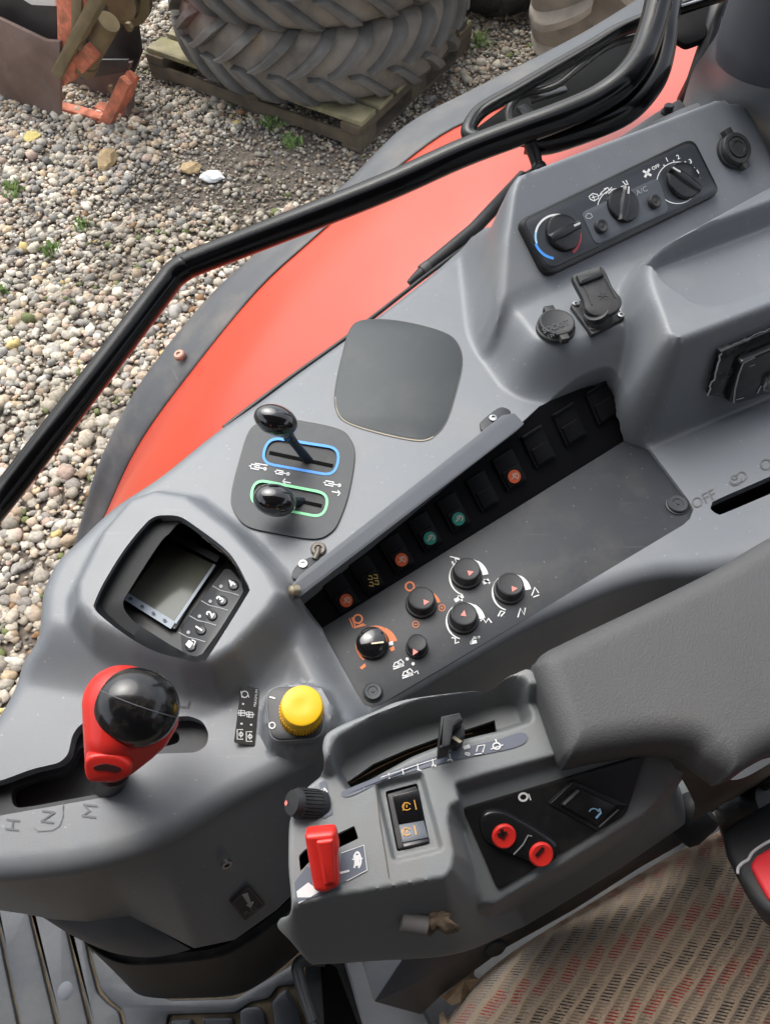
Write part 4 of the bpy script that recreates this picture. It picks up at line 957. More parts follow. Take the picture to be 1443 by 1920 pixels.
cstroke([(1103,369),(1110,363),(1119,365),(1121,372),(1113,377),(1106,374)],2,0,True); cstroke([(1108,371),(1117,369)],1.6); cstroke([(1110,366),(1114,376)],1.6); cstroke([(1121,368),(1128,363)],2)
cstroke([(1131,355),(1138,352),(1142,358)],2.2); cstroke([(1139,363),(1148,356)],2); cstroke([(1134,364),(1146,351)],1.6)
cstroke([(1166,340),(1171,346),(1177,345)],2.2); cstroke([(1172,338),(1175,343)],2); cstroke([(1163,350),(1170,349)],2); cstroke(ellipse(1156,391,42,42,0,10,140,118),1.6)
mb.build('dial_markings', [WHITE, BLUEP, mat('dark red print', (.45,.05,.06), .5), mat('pale blue print', (.35,.6,.8), .5), mat('grey print', (.35,.37,.38), .5)], cl_)
def dial(px, py, r, ang, h=.0078):
    n = HV[1]; base = .0086; o = on(px, py, HV, base); k = mpp(o); R_ = r*k
    mb = MB(); lathe(mb, o, n, [(R_*1.03,0),(R_*1.0,h*.3),(R_*.95,h*.52),(R_*.86,h*.58),(0,h*.60)], 48)
    # grip bar across the dial
    e = (on(px+20*math.cos(ang), py-20*math.sin(ang), HV, base+h)-on(px, py, HV, base+h)); e = (e-n*e.dot(n)).normalized(); f = n.cross(e)
    for k2, (hw, z) in enumerate(((.30,.55),)):
        V = []; rows_ = []
        for t in np.linspace(-1, 1, 13):
            L_ = R_*1.03*t; w = R_*.27*(1-.25*abs(t)); zt = h*(1.02-.16*t*t)
            rows_.append([o+e*L_+f*(-w*1.25)+n*h*.45, o+e*L_+f*(-w*.75)+n*zt*.93, o+e*L_+f*(-w*.35)+n*zt, o+e*L_+f*(w*.35)+n*zt, o+e*L_+f*(w*.75)+n*zt*.93, o+e*L_+f*(w*1.25)+n*h*.45])
        V = [v for r_ in rows_ for v in r_]; Fq = [(a*6+b, a*6+b+1, (a+1)*6+b+1, (a+1)*6+b) for a in range(12) for b in range(5)]+[(0,1,2,3,4,5),(72,73,74,75,76,77)]
        mb.add(V, Fq)
    c0_ = o+e*R_*.50; c1_ = o+e*R_*.98
    mb.add([c0_+f*.0010+n*(h*1.0+.0004), c0_-f*.0010+n*(h*1.0+.0004), c1_-f*.0010+n*(h*.865+.0006), c1_+f*.0010+n*(h*.865+.0006)], [(0,1,2,3)], 1)
    mb.build('dial', [mat('dial gloss black', (.010,.010,.011), .22, dust=.05), mat('pale pointer', (.5,.5,.48), .5)], cl_, auto=R(40))
dial(1045,445,35,R(27)); dial(1156,394,33,R(82)); dial(1268,348,35,R(145))
for x, y in ((1114,434),(1213,388)):
    o = on(x, y, HV, .0094); k = mpp(o); mb = MB(); lathe(mb, o, HV[1], [(13*k,0),(13*k,.003),(11*k,.0045),(8*k,.0042),(5*k,.0036),(3*k,.0040),(0,.0040)], 30); mb.build('push_button', MATTEB, cl_)
# ================================================================ SOCKETS
def capsock(px, py, r, pl, h, lab, ang, txt=None, inner=True):
    t = thing('power_socket', on(px, py, pl), lab, 'socket'); n = pl[1]; o = on(px, py, pl, h)-n*h; k = mpp(o)*r
    mb = MB(); lathe(mb, o, n, [(k*1.1,0),(k*1.1,h*.35),(k*1.02,h*.4),(k*.98,h*.45)], 40)
    mb.build('socket_ring', MATTEB, t)
    mb = MB(); prof = [(k*1.02,h*.45),(k*1.02,h*.85),(k*.97,h*.98),(k*.90,h)]
    if inner: prof += [(k*.72,h*1.0),(k*.70,h*.86),(k*.66,h*.86),(k*.62,h*1.05),(k*.42,h*1.07),(k*.40,h*.98),(0,h*.98)]
    else: prof += [(k*.86,h*.96),(0,h*.97)]
    lathe(mb, o, n, prof, 40)
    a = ang; 
    for sgn, w in ((1,.30),(-1,.24)):
        d0 = on(px+r*math.cos(a), py-r*math.sin(a), pl)-on(px, py, pl); d0 = (d0-n*d0.dot(n)).normalized()*sgn; s_ = n.cross(d0)
        box(mb, o+d0*k*1.12+n*h*.62, d0, s_, n, k*.24, k*w, h*.30, bev=.0008)
    if txt:
        pt = (o+n*h*.97, n); b_ = (.93,-.36)
        text(mb, txt[0], px+1, py-5, b_, 10, pt, lift=.0007, mi=1, bold=.1); text(mb, txt[1], px+4, py+8, b_, 6.5, pt, lift=.0007, mi=1, bold=.05)
    mb.build('cap', [MATTEB, mat('raised lettering', (.06,.06,.063), .5)], t, auto=R(35)); return t
capsock(1370,286,30,HV,.010,'round capped power socket at the right end beyond the climate panel',R(118))
SH = planeD(.5045)
capsock(1040,618,33,SH,.010,'round capped socket with raised lettering on the shelf below the climate panel',R(118),('SOCKET','12V 120W'),inner=False)
t = thing('flip_lid_socket', P(1120,600,.505), 'square black socket with screwed base and raised flip lid next to the round capped socket', 'socket')
mb = MB(); pxprism(mb, roundpoly([(1066,577),(1128,552),(1170,600),(1108,634)], 5), SH, .004, lift=.004, bevel=.0012); mb.build('base', MATTEB, t)
for x, y in ((1077,577),(1107,622),(1161,598)):
    mb = MB(); lathe(mb, on(x,y,SH,.004), Z, [(.0030,0),(.0030,.0014),(.0014,.0016),(.0013,.0006),(0,.0006)], 16); mb.build('screw', SILV, t)
o = on(1118,606,SH,.004); ax = (on(1112,560,planeD(.475))-o).normalized(); mb = MB(); lathe(mb, o, ax, [(.0125,-.002),(.0120,.004),(.0105,.006),(.0105,.012)], 32); mb.build('barrel', MATTEB, t)
LD = plane(P(1080,520,.478), P(1135,500,.474), P(1140,590,.489))
mb = MB(); pxprism(mb, catmull([(1072,524),(1080,514),(1120,502),(1133,508),(1148,540),(1164,562),(1160,580),(1140,592),(1116,594),(1098,584),(1090,560)], 5, True), LD, .006, lift=.002, bevel=.002)
pxprism(mb, roundpoly([(1076,520),(1124,502),(1131,522),(1085,540)], 6), LD, .008, lift=.006, bevel=.003)
stroke(mb, [(1093,538),(1108,574)], LD, 3, lift=.0028); stroke(mb, [(1132,522),(1152,560)], LD, 3, lift=.0028)
for a in range(6): stroke(mb, [(1128,557),(1128+9*math.cos(a*1.05),557+8*math.sin(a*1.05))], LD, 1.4, lift=.0026)
mb.build('lid', MATTEB, t, auto=R(35))
# ================================================================ RADIO
RW = plane(F.at(1325,738), F.at(1440,690), F.at(1380,640)); RW = shift(RW, .002)
rd = thing('car_radio', on(1400,700,RW), 'black car radio with silver edge mounted in the console wall at the right', 'radio')
mb = MB(); pxprism(mb, [(1326,738),(1346,656),(1460,608),(1560,566),(1560,674),(1443,728),(1370,748),(1346,742)], RW, .03, lift=.003, bevel=.001); mb.build('chassis', mat('radio black', (.010,.010,.011), .25, .2, 50, dust=.25, dscale=60, dcol=(.5,.5,.5)), rd)
mb = MB(); rr_ = random.Random(3); pts = []
for i in range(14): pts.append((1322+i*1.8+rr_.uniform(-3,3), 738-i*6.1+rr_.uniform(-2,2)))
stroke(mb, pts, RW, 3.2, lift=.0034); pts = [(1344+i*7, 652-i*3.0+rr_.uniform(-1.5,1.5)) for i in range(16)]; stroke(mb, pts, RW, 1.6, lift=.0034); mb.build('torn_edge', mat('torn foil', (.5,.5,.5), .3, metal=.6), rd)
mb = MB(); pxprism(mb, roundpoly([(1352,744),(1376,668),(1560,590),(1560,664),(1443,722),(1372,746)],6), RW, .012, lift=.009, bevel=.0015); mb.build('front_panel', mat('radio front', (.014,.014,.016), .2), rd)
mb = MB(); stroke(mb, [(1361,744),(1363,720),(1370,690),(1378,669),(1400,658)], RW, 4, lift=.0096, w2=2.5); mb.build('silver_edge', SILV, rd)
mb = MB(); stroke(mb, [(1405,726),(1412,712)], RW, 2.4, lift=.0096); stroke(mb, [(1366,738),(1380,734)], RW, 1.2, lift=.0096); stroke(mb, [(1390,676),(1400,672)], RW, 1, lift=.0096); mb.build('front_markings', mat('radio print', (.6,.6,.6), .4), rd)
o = on(1434,702,RW,.009); k = mpp(o); mb = MB(); lathe(mb, o, RW[1], [(24*k,0),(24*k,.002),(21*k,.003),(19*k,.002),(18*k,.008),(16*k,.010),(12*k,.0095),(10*k,.011),(0,.011)], 36); mb.build('volume_knob', mat('radio chrome', (.42,.42,.43), .25, metal=.8), rd)
# ================================================================ YELLOW KNOB
BP = planeD(.5480)
yk = thing('yellow_knob', P(560,1345,.556), 'ribbed yellow rotary knob on a dark rounded base right of the gear lever', 'knob')
sq = roundpoly([(498,1292),(598,1292),(610,1386),(510,1392)], [34,40,34,22], 8)
mb = MB(); pxprism(mb, [(552+(x-552)*1.07, 1342+(y-1342)*1.07) for x, y in sq], BP, .006, lift=.004, bevel=.002); mb.build('surround', GREY, yk)
mb = MB(); pxprism(mb, sq, BP, .003, lift=.0052, bevel=.0008); stroke(mb, ellipse(512,1365,5.5,5.5,0,16), BP, 2.2, lift=.0058, mi=1, closed=True); stroke(mb, [(507,1312),(518,1315)], BP, 2.6, lift=.0058, mi=1)
mb.build('base_plate', [mat('knob base', (.022,.023,.025), .4), WHITE], yk)
axk = (on(564,1322,planeD(.521))-on(556,1336,planeD(.543))).normalized(); top = on(566,1322,planeD(.521)); k = mpp(top)
nk = (axk*.5+Z*.5).normalized(); hh = .024; o = top-nk*hh; R_ = 41*k; mb = MB()
lathe(mb, o, nk, [(R_*1.0,0),(R_*1.0,hh*.55),(R_*.985,hh*.60),(R_*.97,hh*.9),(R_*.93,hh*.97),(R_*.84,hh),(R_*.3,hh*.97),(0,hh*.965)], 72)
a_, b_, _ = frame_of(nk)
for i in range(44):
    t_ = 2*math.pi*i/44; d = a_*math.cos(t_)+b_*math.sin(t_); s_ = nk.cross(d); box(mb, o+d*R_*1.0+nk*hh*.28, d, s_, nk, .0006, .0005, hh*.27)
mb.build('grip', YEL, yk, auto=R(35))
# light switch decal
mb = MB(); DP = (F.at(465,1340), Vector((0,0,1)))
pl = plane(F.at(455,1290), F.at(482,1294), F.at(472,1398))
pxprism(mb, roundpoly([(452,1286),(485,1292),(477,1400),(438,1393)],4), pl, .0008, lift=.0013)
def w_(pts, w=1.8, closed=False): stroke(mb, pts, pl, w, lift=.0016, mi=1, closed=closed)
w_(ellipse(458,1303,6,6,0,12),1.8,True); w_([(451,1297),(453,1309)]); w_([(463,1300),(466,1309)],1.4)
for x, y in ((455,1321),(452,1358),(470,1360)): w_([(x-2,y),(x+2,y)],3)
for x, y in ((453,1338),(468,1341)): w_([(x-6,y-5),(x+5,y-4),(x+5,y+5),(x-6,y+4)],1.8,True); w_([(x-8,y),(x+8,y)],2.2); w_([(x-2,y-6),(x-2,y+6)],2)
for x, y in ((450,1378),(467,1382)): w_([(x+5,y-9),(x-6,y-9),(x-6,y+9),(x+5,y+9)],1.8); w_(ellipse(x+1,y,3.5,3.5,0,8),2,True); w_([(x+1,y-6),(x+1,y+6)],1.4)
text(mb, 'MAXIMUM', 479,1310, (.12,-1), 5, pl, lift=.0016, mi=1)
mb.build('light_symbol_decal', [mat('brown black decal', (.020,.017,.015), .45), WHITE], label='narrow black sticker of white lamp symbols between the gear lever and yellow knob', cat='decal')
# ================================================================ GEAR LEVER
gl = thing('gear_lever', P(200,1475,.60), 'chunky gear lever with red body and glossy black rounded cap', 'gear lever')
mb = MB(); tube(mb, [P(212,1470,.640), P(204,1462,.57), P(212,1440,.535)], [.0125,.012,.012], 20); mb.build('shaft', mat('dark shaft rubber', (.02,.017,.015), .5), gl)
D0g = .47
def GP(x, y, d): return P(x, y, d)
kk = mpp(P(255,1325,.47))
# black cap: rounded, slightly long
cc = P(256,1326,.478); wv = ray(256,1326).normalized()
xa = Vector((1,0,0)); xa = (xa-wv*xa.dot(wv)).normalized(); ya = -wv.cross(xa)
if ya.y < 0: ya = -ya
def sup(mb, c, ax, rx, ry, rz, e=1.0, m=0): ball(mb, c, rx, ry, rz, ax, m, 56, 36)
ca, sa = math.cos(-.25), math.sin(-.25); X2 = xa*ca+ya*sa; Y2 = -xa*sa+ya*ca
mb = MB(); sup(mb, cc, (X2, Y2, wv), 81*kk, 74*kk, 62*kk)
mb.build('black_cap', CAPM, gl, auto=None)
mb = MB(); pts = []
for u in np.linspace(-.97, .93, 24):
    v = -.10+.10*u+.06*(1-u*u); w_s = math.sqrt(max(0, 1-u*u-v*v)); pts.append(cc+X2*(81.4*kk*u)+Y2*(-74.4*kk*v)-wv*(62.4*kk*w_s))
tube(mb, pts, .00035, 6); mb.build('cap_seam', mat('cap seam grey', (.10,.10,.11), .4), gl)
# red body: wraps the cap at left and below, runs down to the neck
sph = [(P(226,1316,.483), 70*kk), (P(238,1296,.492), 50*kk), (P(214,1377,.488), 54*kk), (P(262,1392,.502), 40*kk), (P(185,1436,.502), 22*kk), (P(236,1434,.506), 22*kk), (P(176,1440,.512), 16*kk), (P(205,1445,.520), 22*kk), (P(215,1450,.535), 18*kk), (P(282,1376,.500), 38*kk), (P(296,1350,.498), 40*kk)]
mb = MB(); hull(mb, sph, sub=4)
mb.build('red_body', REDP, gl, auto=None)
mb = MB(); BK = plane(P(165,1425,.483), P(240,1415,.485), P(200,1455,.494))
pxprism(mb, catmull([(160,1430),(166,1415),(190,1409),(222,1412),(246,1428),(244,1446),(225,1458),(190,1461),(166,1456)], 5, True), BK, .010, lift=.004, bevel=.002)
mb.build('lower_button', REDP, gl, auto=None)
mb = MB(); pxprism(mb, catmull([(178,1430),(200,1424),(228,1432),(222,1440),(200,1436),(184,1436)], 4, True), BK, .001, lift=.0046); mb.build('button_slot', mat('dark red cavity', (.05,.01,.01), .7), gl)
# ================================================================ ARMREST CONSOLE
arm = thing('armrest_console', P(800,1550,.60), 'grey plastic armrest console with throttle slot, red lever and red plus and minus buttons', 'armrest console')
TP = .445
top_px = [(612,1440),(606,1400),(622,1369),(700,1335),(760,1311),(900,1297),(958,1266),(1004,1262),(1052,1404),(1243,1402),(1150,1412),(1050,1433),(960,1461),(880,1487),(842,1510),(838,1540),(850,1600),(846,1628),(832,1644),(740,1660),(620,1680),(548,1697),(541,1620),(543,1540),(562,1492)]
topXY = XY(top_px, TP)
def armD(x, y): return TP + np.minimum(2.5*np.maximum(0, sdf(x, y, topXY)), .15)
A = Field(armD)
SK = plane(P(850,1500,.459), P(1215,1405,.459), P(930,1685,.492))
A.feat(XY([(852,1497),(900,1482),(1205,1398),(1252,1398),(1300,1440),(1215,1530),(1060,1625),(935,1694),(905,1690)], .474), planefn(SK), .005)
A.feat(XY([(570,1440),(570,1386),(600,1340),(700,1295),(760,1270),(900,1256),(950,1225),(1030,1215),(1020,1292),(962,1296),(905,1322),(770,1345),(650,1398),(622,1430)], .43), .427, .006)
A.feat(XY([(628,1440),(640,1412),(700,1376),(780,1345),(880,1326),(945,1300),(972,1306),(990,1352),(944,1368),(882,1381),(832,1393),(772,1417),(714,1449),(655,1482)], .45), .457, .006, r=.003)
A.feat(XY([(706,1470),(790,1450),(828,1590),(738,1612)], .445), .450, .003, r=.002)
A.bake(-.15, -.02, .4, .35, .0012)
aout_px = [(606,1440),(604,1396),(620,1367),(700,1332),(760,1309),(900,1295),(958,1264),(1006,1259),(1054,1400),(1100,1412),(1243,1385),(1325,1440),(1345,1490),(1300,1532),(1200,1602),(1060,1690),(940,1755),(850,1788),(700,1800),(600,1806),(578,1803),(545,1765),(520,1738),(524,1722),(545,1703),(540,1620),(542,1540),(560,1490)]
aout = [tuple(p[:2]) for p in catmull([tuple(A.at(x, y)) for x, y in aout_px], 5, True)]
sl1 = [(650,1466),(700,1432),(760,1406),(830,1380),(880,1366),(927,1350),(933,1371),(880,1384),(830,1396),(770,1420),(712,1452),(662,1478)]
rk_hole = [(722,1484),(782,1468),(806,1582),(744,1597)]
sl2 = [(560,1605),(572,1592),(664,1548),(672,1572),(580,1616),(563,1634)]
ap = lambda px: [tuple(A.at(x, y)[:2]) for x, y in px]
mb = MB(); La = skin(mb, A, aout, [ap(sl1), roundpoly(ap(rk_hole), .0015), roundpoly(ap(sl2), .001)], step=.0015, lip=.004, rnd=.003, contours=[(A.ft[i_][0], A.ft[i_][2]*1.1) for i_ in range(4)])
Lo = La[0]; N = len(Lo); ar_ = sum(Lo[i].x*Lo[(i+1)%N].y-Lo[(i+1)%N].x*Lo[i].y for i in range(N)); sg = 1 if ar_ > 0 else -1
rows = [Lo]
for ins, dn in ((.0,.004),(.003,.018),(.008,.035)):
    row = []
    for i, p in enumerate(Lo):
        t = Lo[(i+4)%N]-Lo[(i-4)%N]; t.z = 0; t.normalize(); row.append(p-Z*dn-Vector((t.y,-t.x,0))*sg*ins)
    rows.append(row)
mb.add([v for r_ in rows for v in r_], [(a*N+i, a*N+(i+1)%N, (a+1)*N+(i+1)%N, (a+1)*N+i) for a in range(len(rows)-1) for i in range(N)])
mb.build('housing', PODM, arm, auto=R(60), weld=.00002)
for i, m_ in ((1, mat('slot brown dark', (.035,.028,.016), .7, .4, 60)), (3, VOID)): pit(arm, La[i], .012, m_, 'slot_well')
pit(arm, La[2], .006, BLACK, 'switch_well')
def as_(x, y): return A.at(x, y, .0004)
mb = MB(); stroke(mb, [(655,1470),(705,1441),(765,1413),(832,1388),(885,1374)], planeD(.462), 2, lift=0); mb.build('slot_edge', mat('brown dusty rim', (.20,.11,.05), .7), arm)
# throttle scale
SCALE = mat('scale print blue grey', (.10,.115,.15), .45)
mb = MB(); lo_ = [(630,1478),(700,1450),(780,1424),(860,1402),(930,1388),(968,1380)]
sheetp = catmull([(640,1486),(665,1474),(720,1452),(800,1424),(880,1400),(930,1388),(975,1374),(988,1384),(965,1402),(860,1424),(790,1442),(720,1464),(655,1494)], 4, True)
V = [A.at(x, y, .0006) for x, y in sheetp]; mb.add(V, fill(V)); 
def aS(pts, w, m=1, closed=False, l=.0009): stroke(mb, pts, None, w, mi=m, closed=closed, f=lambda x, y: A.at(x, y, l))
aS([(660,1480),(720,1456),(800,1429),(832,1419)], 1.4)
for x, y in ((680,1473),(705,1463),(728,1455),(754,1447),(782,1438),(810,1429),(842,1419)): aS([(x,y-5),(x+2,y+6)], 2)
mb.build('scale_strip', [SCALE, WHITE], arm)
mb = MB()
def aT(s, x, y, h, b=(1,-.3), m=0): text(mb, s, x, y, b, h, None, f=lambda X, Y: A.at(X, Y, .0013), mi=m, bold=.3)
aT('1', 786,1445, 8, (.1,-1)); aT('2', 813,1437, 8, (.1,-1)); aT('3', 844,1427, 10, (.1,-1)); 
def a0(pts, w, closed=False): stroke(mb, pts, None, w, mi=0, closed=closed, f=lambda x, y: A.at(x, y, .0013))
a0([(868,1404),(880,1400)], 7); aT('8', 876,1415, 10, (.2,-1)); a0([(892,1411),(895,1400),(908,1398),(904,1412)], 2.4); a0([(889,1416),(902,1414)], 2); a0(ellipse(930,1400,7,6,0,12), 2.4, True); a0([(919,1406),(942,1398)], 2); a0([(928,1387),(930,1394)], 2.4)
mb.build('scale_lettering', WHITE, arm)
# throttle handle
hb = P(850,1395,.462)
mb = MB(); HP = planeD(.418); pxprism(mb, roundpoly([(826,1342),(862,1335),(868,1350),(850,1362),(843,1398),(822,1404)], 3), HP, .020, lift=0, bevel=.0015); pxprism(mb, roundpoly([(848,1345),(868,1350),(872,1378),(856,1392),(842,1384)], 3), planeD(.428), .03, lift=0, bevel=.001); mb.build('throttle_handle', MATTEB, arm)
mb = MB(); sheet(mb, [(846,1384),(851,1380),(866,1390),(861,1394)], planeD(.4275), .0004); mb.build('handle_mark', mat('tan mark', (.45,.40,.28), .6), arm)
# speed dial at the left edge
n0 = Vector((-.42,.1,.9)).normalized(); oT = P(566,1510,.430); n1 = Vector((-.75,-.1,.66)).normalized(); k = mpp(oT)*30
mb = MB(); o = P(592,1508,.446); lathe(mb, o, n1, [(k*.92,-.004),(k*.92,.004),(k*.86,.0135),(k*.76,.016),(0,.0165)], 40); a_, b_, _ = frame_of(n1)
for i in range(26):
    t_ = 2*math.pi*i/26; d = a_*math.cos(t_)+b_*math.sin(t_); box(mb, o+d*k*.90+n1*.006, d, n1.cross(d), n1, .0005, .0005, .006)
pt = o+n1*.0168; mb.add([pt+v*.0016-a_*k*.45 for v in (a_, b_, -a_, -b_)], [(0,1,2,3)], 1); mb.build('speed_dial', [MATTEB, SALMON], arm)
mb = MB(); sheetp = roundpoly([(598,1468),(612,1464),(624,1526),(606,1536)], 3); V = [A.at(x, y, .0006) for x, y in sheetp]; mb.add(V, fill(V))
aS([(606,1500),(608,1478),(600,1484)], 2.4); aS([(608,1478),(614,1486)], 2.4); aS([(612,1505),(616,1522)], 2.4); mb.build('dial_sticker', [SCALE, WHITE], arm)
# rocker switch in its well
RK = (A.at(764,1530)-Z*.002, Vector((0,0,1)))
mb = MB(); pxprism(mb, roundpoly([(724,1488),(782,1472),(805,1580),(745,1595)], 4), RK, .004, lift=.0005, bevel=.001)
mb.build('switch_frame', BLACK, arm)
RK2 = plane(on(738,1492,RK,.005), on(790,1478,RK,.005), on(765,1545,RK,.0015)); RK3 = plane(on(740,1545,RK,.0015), on(796,1540,RK,.0015), on(762,1590,RK,.004))
mb = MB(); pxprism(mb, [(736,1492),(783,1480),(794,1538),(747,1546)], RK2, .005, lift=0, bevel=.0006, mi=0); pxprism(mb, [(747,1546),(794,1538),(803,1570),(754,1580)], RK3, .004, lift=0, bevel=.0005, mi=1); pxprism(mb, [(754,1580),(803,1570),(805,1578),(757,1590)], RK3, .004, lift=-.0004, bevel=.0005, mi=0)
for pl, y0, mi in ((RK2,1512,2),(RK3,1560,2)):
    stroke(mb, ellipse(762,y0,8,7,0,10,30,330), pl, 1.8, lift=.0005, mi=mi); stroke(mb, [(755,y0+8),(758,y0-8)], pl, 1.6, lift=.0005, mi=mi); stroke(mb, [(776,y0-12),(780,y0+6)], pl, 2, lift=.0005, mi=mi); stroke(mb, [(762,y0-3),(762,y0+2)], pl, 2, lift=.0005, mi=mi)
mb.build('rocker_switch', [mat('rocker gloss', (.008,.008,.009), .2), mat('rocker grey half', (.10,.11,.13), .35), mat('amber print', (.65,.33,.05), .5)], arm)
# seam between the two housing shells
mb = MB(); aS([(705,1470),(712,1540),(722,1600),(729,1646)], 1.8, 0, l=.0005); mb.build('housing_seam', mat('dusty seam', (.10,.08,.06), .8), arm)
# red lever and its stickers
mb = MB(); V = [A.at(x, y, .0006) for x, y in roundpoly([(640,1600),(682,1585),(688,1632),(634,1660)], 4)]; mb.add(V, fill(V)); V = [A.at(x, y, .0006) for x, y in [(552,1655),(575,1625),(640,1650),(640,1666),(556,1692)]]; mb.add(V, fill(V))
V = [A.at(x, y, .0009) for x, y in [(556,1672),(578,1655),(600,1672),(560,1695)]]; mb.add(V, fill(V), 1)
aS([(628,1640),(655,1633)], 4); aS(catmull([(664,1628),(666,1616),(664,1606),(670,1598),(675,1606),(676,1618),(672,1628)], 4), 3.5); aS([(669,1604),(670,1624)], 8); aS([(660,1612),(680,1610)], 2.4)
aS([(640,1600),(682,1585),(688,1632),(650,1652)], 1.4); mb.build('tortoise_sticker', [SCALE, WHITE], arm)
rt = P(604,1595,.425); mb = MB()
RL = plane(P(575,1560,.424), P(632,1560,.424), P(612,1672,.442))
tube(mb, [P(640,1590,.468), P(620,1590,.445), P(606,1590,.436)], .0022, 10, mi=1)
pxprism(mb, roundpoly([(570,1562),(628,1556),(636,1590),(633,1606),(637,1660),(608,1674),(588,1668)], 9), RL, .010, lift=.003, bevel=.0035, seg=4)
pxprism(mb, roundpoly([(592,1570),(626,1566),(628,1600),(630,1650),(608,1655),(598,1600)], 6), RL, .004, lift=.0045, bevel=.0022, seg=3)
mb.build('red_lever', [REDP, SILV], arm)
mb = MB(); aS([(590,1556),(600,1558)], 5, 0, l=.001); mb.build('lever_mark', WHITE, arm)
# black sticker plate with buttons
mb = MB(); pxprism(mb, roundpoly([(866,1514),(1207,1413),(1172,1526),(932,1668)], [10,10,16,10], 5), SK, .001, lift=.0014, bevel=.0004); mb.build('button_plate', mat('button plate black', (.013,.013,.013), .42, .1, 20, dust=.12, dscale=30), arm)
S2 = shift(SK, .0015)
mb = MB(); pxprism(mb, catmull([(898,1546),(905,1522),(930,1516),(962,1526),(1035,1570),(1044,1590),(1036,1612),(1010,1622),(985,1612),(915,1580)], 6, True), S2, .004, lift=.0035, bevel=.0028, seg=3); mb.build('button_pod', mat('button pod gloss', (.012,.012,.013), .25), arm)
for x, y, s in ((941,1563,'+'),(1010,1597,'-')):
    o = on(x, y, S2, .0052); k = mpp(o)*24; mb = MB(); lathe(mb, o-S2[1]*.0030, S2[1], [(k,0),(k,.0010),(k*.95,.0022),(k*.83,.0028),(k*.6,.0026),(0,.0025)], 36)
    c = (o, S2[1]); d = 8
    stroke(mb, [(x-d-1,y+3),(x+d+1,y-2)] if s == '+' else [(x-6,y+8),(x+8,y-8)], c, 7, lift=.0004, mi=1)
    if s == '+': stroke(mb, [(x-2,y-d-1),(x+2,y+d+1)], c, 7, lift=.0004, mi=1)
    mb.build('push_button', [REDP, mat('dark red ink', (.02,.002,.002), .6)], arm)
mb = MB(); stroke(mb, ellipse(980,1494,8,7,-.2,14), S2, 4, lift=.0004, closed=True); stroke(mb, [(990,1488),(994,1500)], S2, 2.4, lift=.0004); stroke(mb, [(958,1596),(975,1578),(985,1560),(992,1562)], S2, 2.6, lift=.0044, mi=1); mb.build('plate_symbols', [WHITE, mat('grey print2', (.3,.3,.3), .5)], arm)
mb = MB(); pxprism(mb, roundpoly([(1025,1505),(1072,1462),(1175,1508),(1120,1558)], 3), S2, .003, lift=.0012, bevel=.0006)
pxprism(mb, [(1048,1506),(1082,1474),(1150,1508),(1115,1544)], S2, .004, lift=.003, bevel=.001, mi=0); stroke(mb, [(1052,1504),(1080,1478)], S2, 5, lift=.0034, mi=1); stroke(mb, [(1118,1546),(1154,1514)], S2, 2.5, lift=.0034, mi=1); stroke(mb, [(1030,1504),(1070,1466)], S2, 1.6, lift=.0016, mi=1)
stroke(mb, ellipse(1108,1518,8,6,0,10,0,180), S2, 2.2, lift=.0034, mi=2); stroke(mb, [(1118,1512),(1121,1520),(1112,1530)], S2, 4, lift=.0034, mi=2); mb.build('rocker_switch', [BLACK, mat('edge grey', (.16,.16,.17), .3), mat('pale blue print', (.35,.6,.8), .5)], arm)
# muddy cap and stub under the housing
mb = MB(); BR = mat('dried mud', (.16,.115,.075), .9, .35, 60, .8, 150, bumpdist=.002)
def scrap(name, px, py, D, w, h, m, seed, parent=None, n=9, **k):
    rr = random.Random(seed); c = P(px, py, D); kk = mpp(c); mb = MB(); rings = []
    M_ = 26; ph = [rr.uniform(.5,1.3) for _ in range(M_)]
    V = []; 
    for j, (s, z) in enumerate(((0,.005),(.45,.005),(.8,.003),(1.0,-.003),(.9,-.008))):
        for i in range(M_):
            a = 2*math.pi*i/M_; f = s*(ph[i] if s > .5 else 1); V.append(c+Vector((math.cos(a)*w*kk*.5*f, math.sin(a)*h*kk*.5*f, z+rr.uniform(-.0015,.0015)*(s > .3))))
    mb.add(V, [(a*M_+i, a*M_+(i+1)%M_, (a+1)*M_+(i+1)%M_, (a+1)*M_+i) for a in range(4) for i in range(M_)]); return mb.build(name, m, parent, auto=None, weld=.0001, **k)
mdD = CAMZ-A.at(822,1722).z
scrap('mud_clump', 822, 1722, mdD-.002, 80, 56, BR, 4, arm)
mb = MB(); tube(mb, [P(752,1728,mdD-.006), P(800,1736,mdD-.004)], .0050, 14); mb.build('cable_stub', mat('pale grey rubber', (.14,.13,.125), .6), arm)
# ================================================================ ARMREST PAD
PADM = mat('armrest pad grey', (.072,.072,.074), .6, .06, 20, 0.3, 900, dust=.25, dscale=6, dcol=(.17,.15,.12), bumpdist=.0012)
pd = Field(.412); ppx = [(1004,1252),(1006,1236),(1022,1218),(1072,1193),(1322,1073),(1443,1003),(1700,870),(1700,1300),(1460,1402),(1385,1448),(1362,1442),(1330,1420),(1300,1397),(1240,1392),(1150,1404),(1082,1418),(1064,1414),(1050,1385)]
pXY = [tuple(p[:2]) for p in catmull([tuple(P(x, y, .418)) for x, y in ppx], 6, True)]
mb = MB(); Lp_ = skin(mb, pd, pXY, [], step=.003, rnd=.013)[0]; N = len(Lp_); ar_ = sum(Lp_[i].x*Lp_[(i+1)%N].y-Lp_[(i+1)%N].x*Lp_[i].y for i in range(N)); sg = 1 if ar_ > 0 else -1
rows = [Lp_]
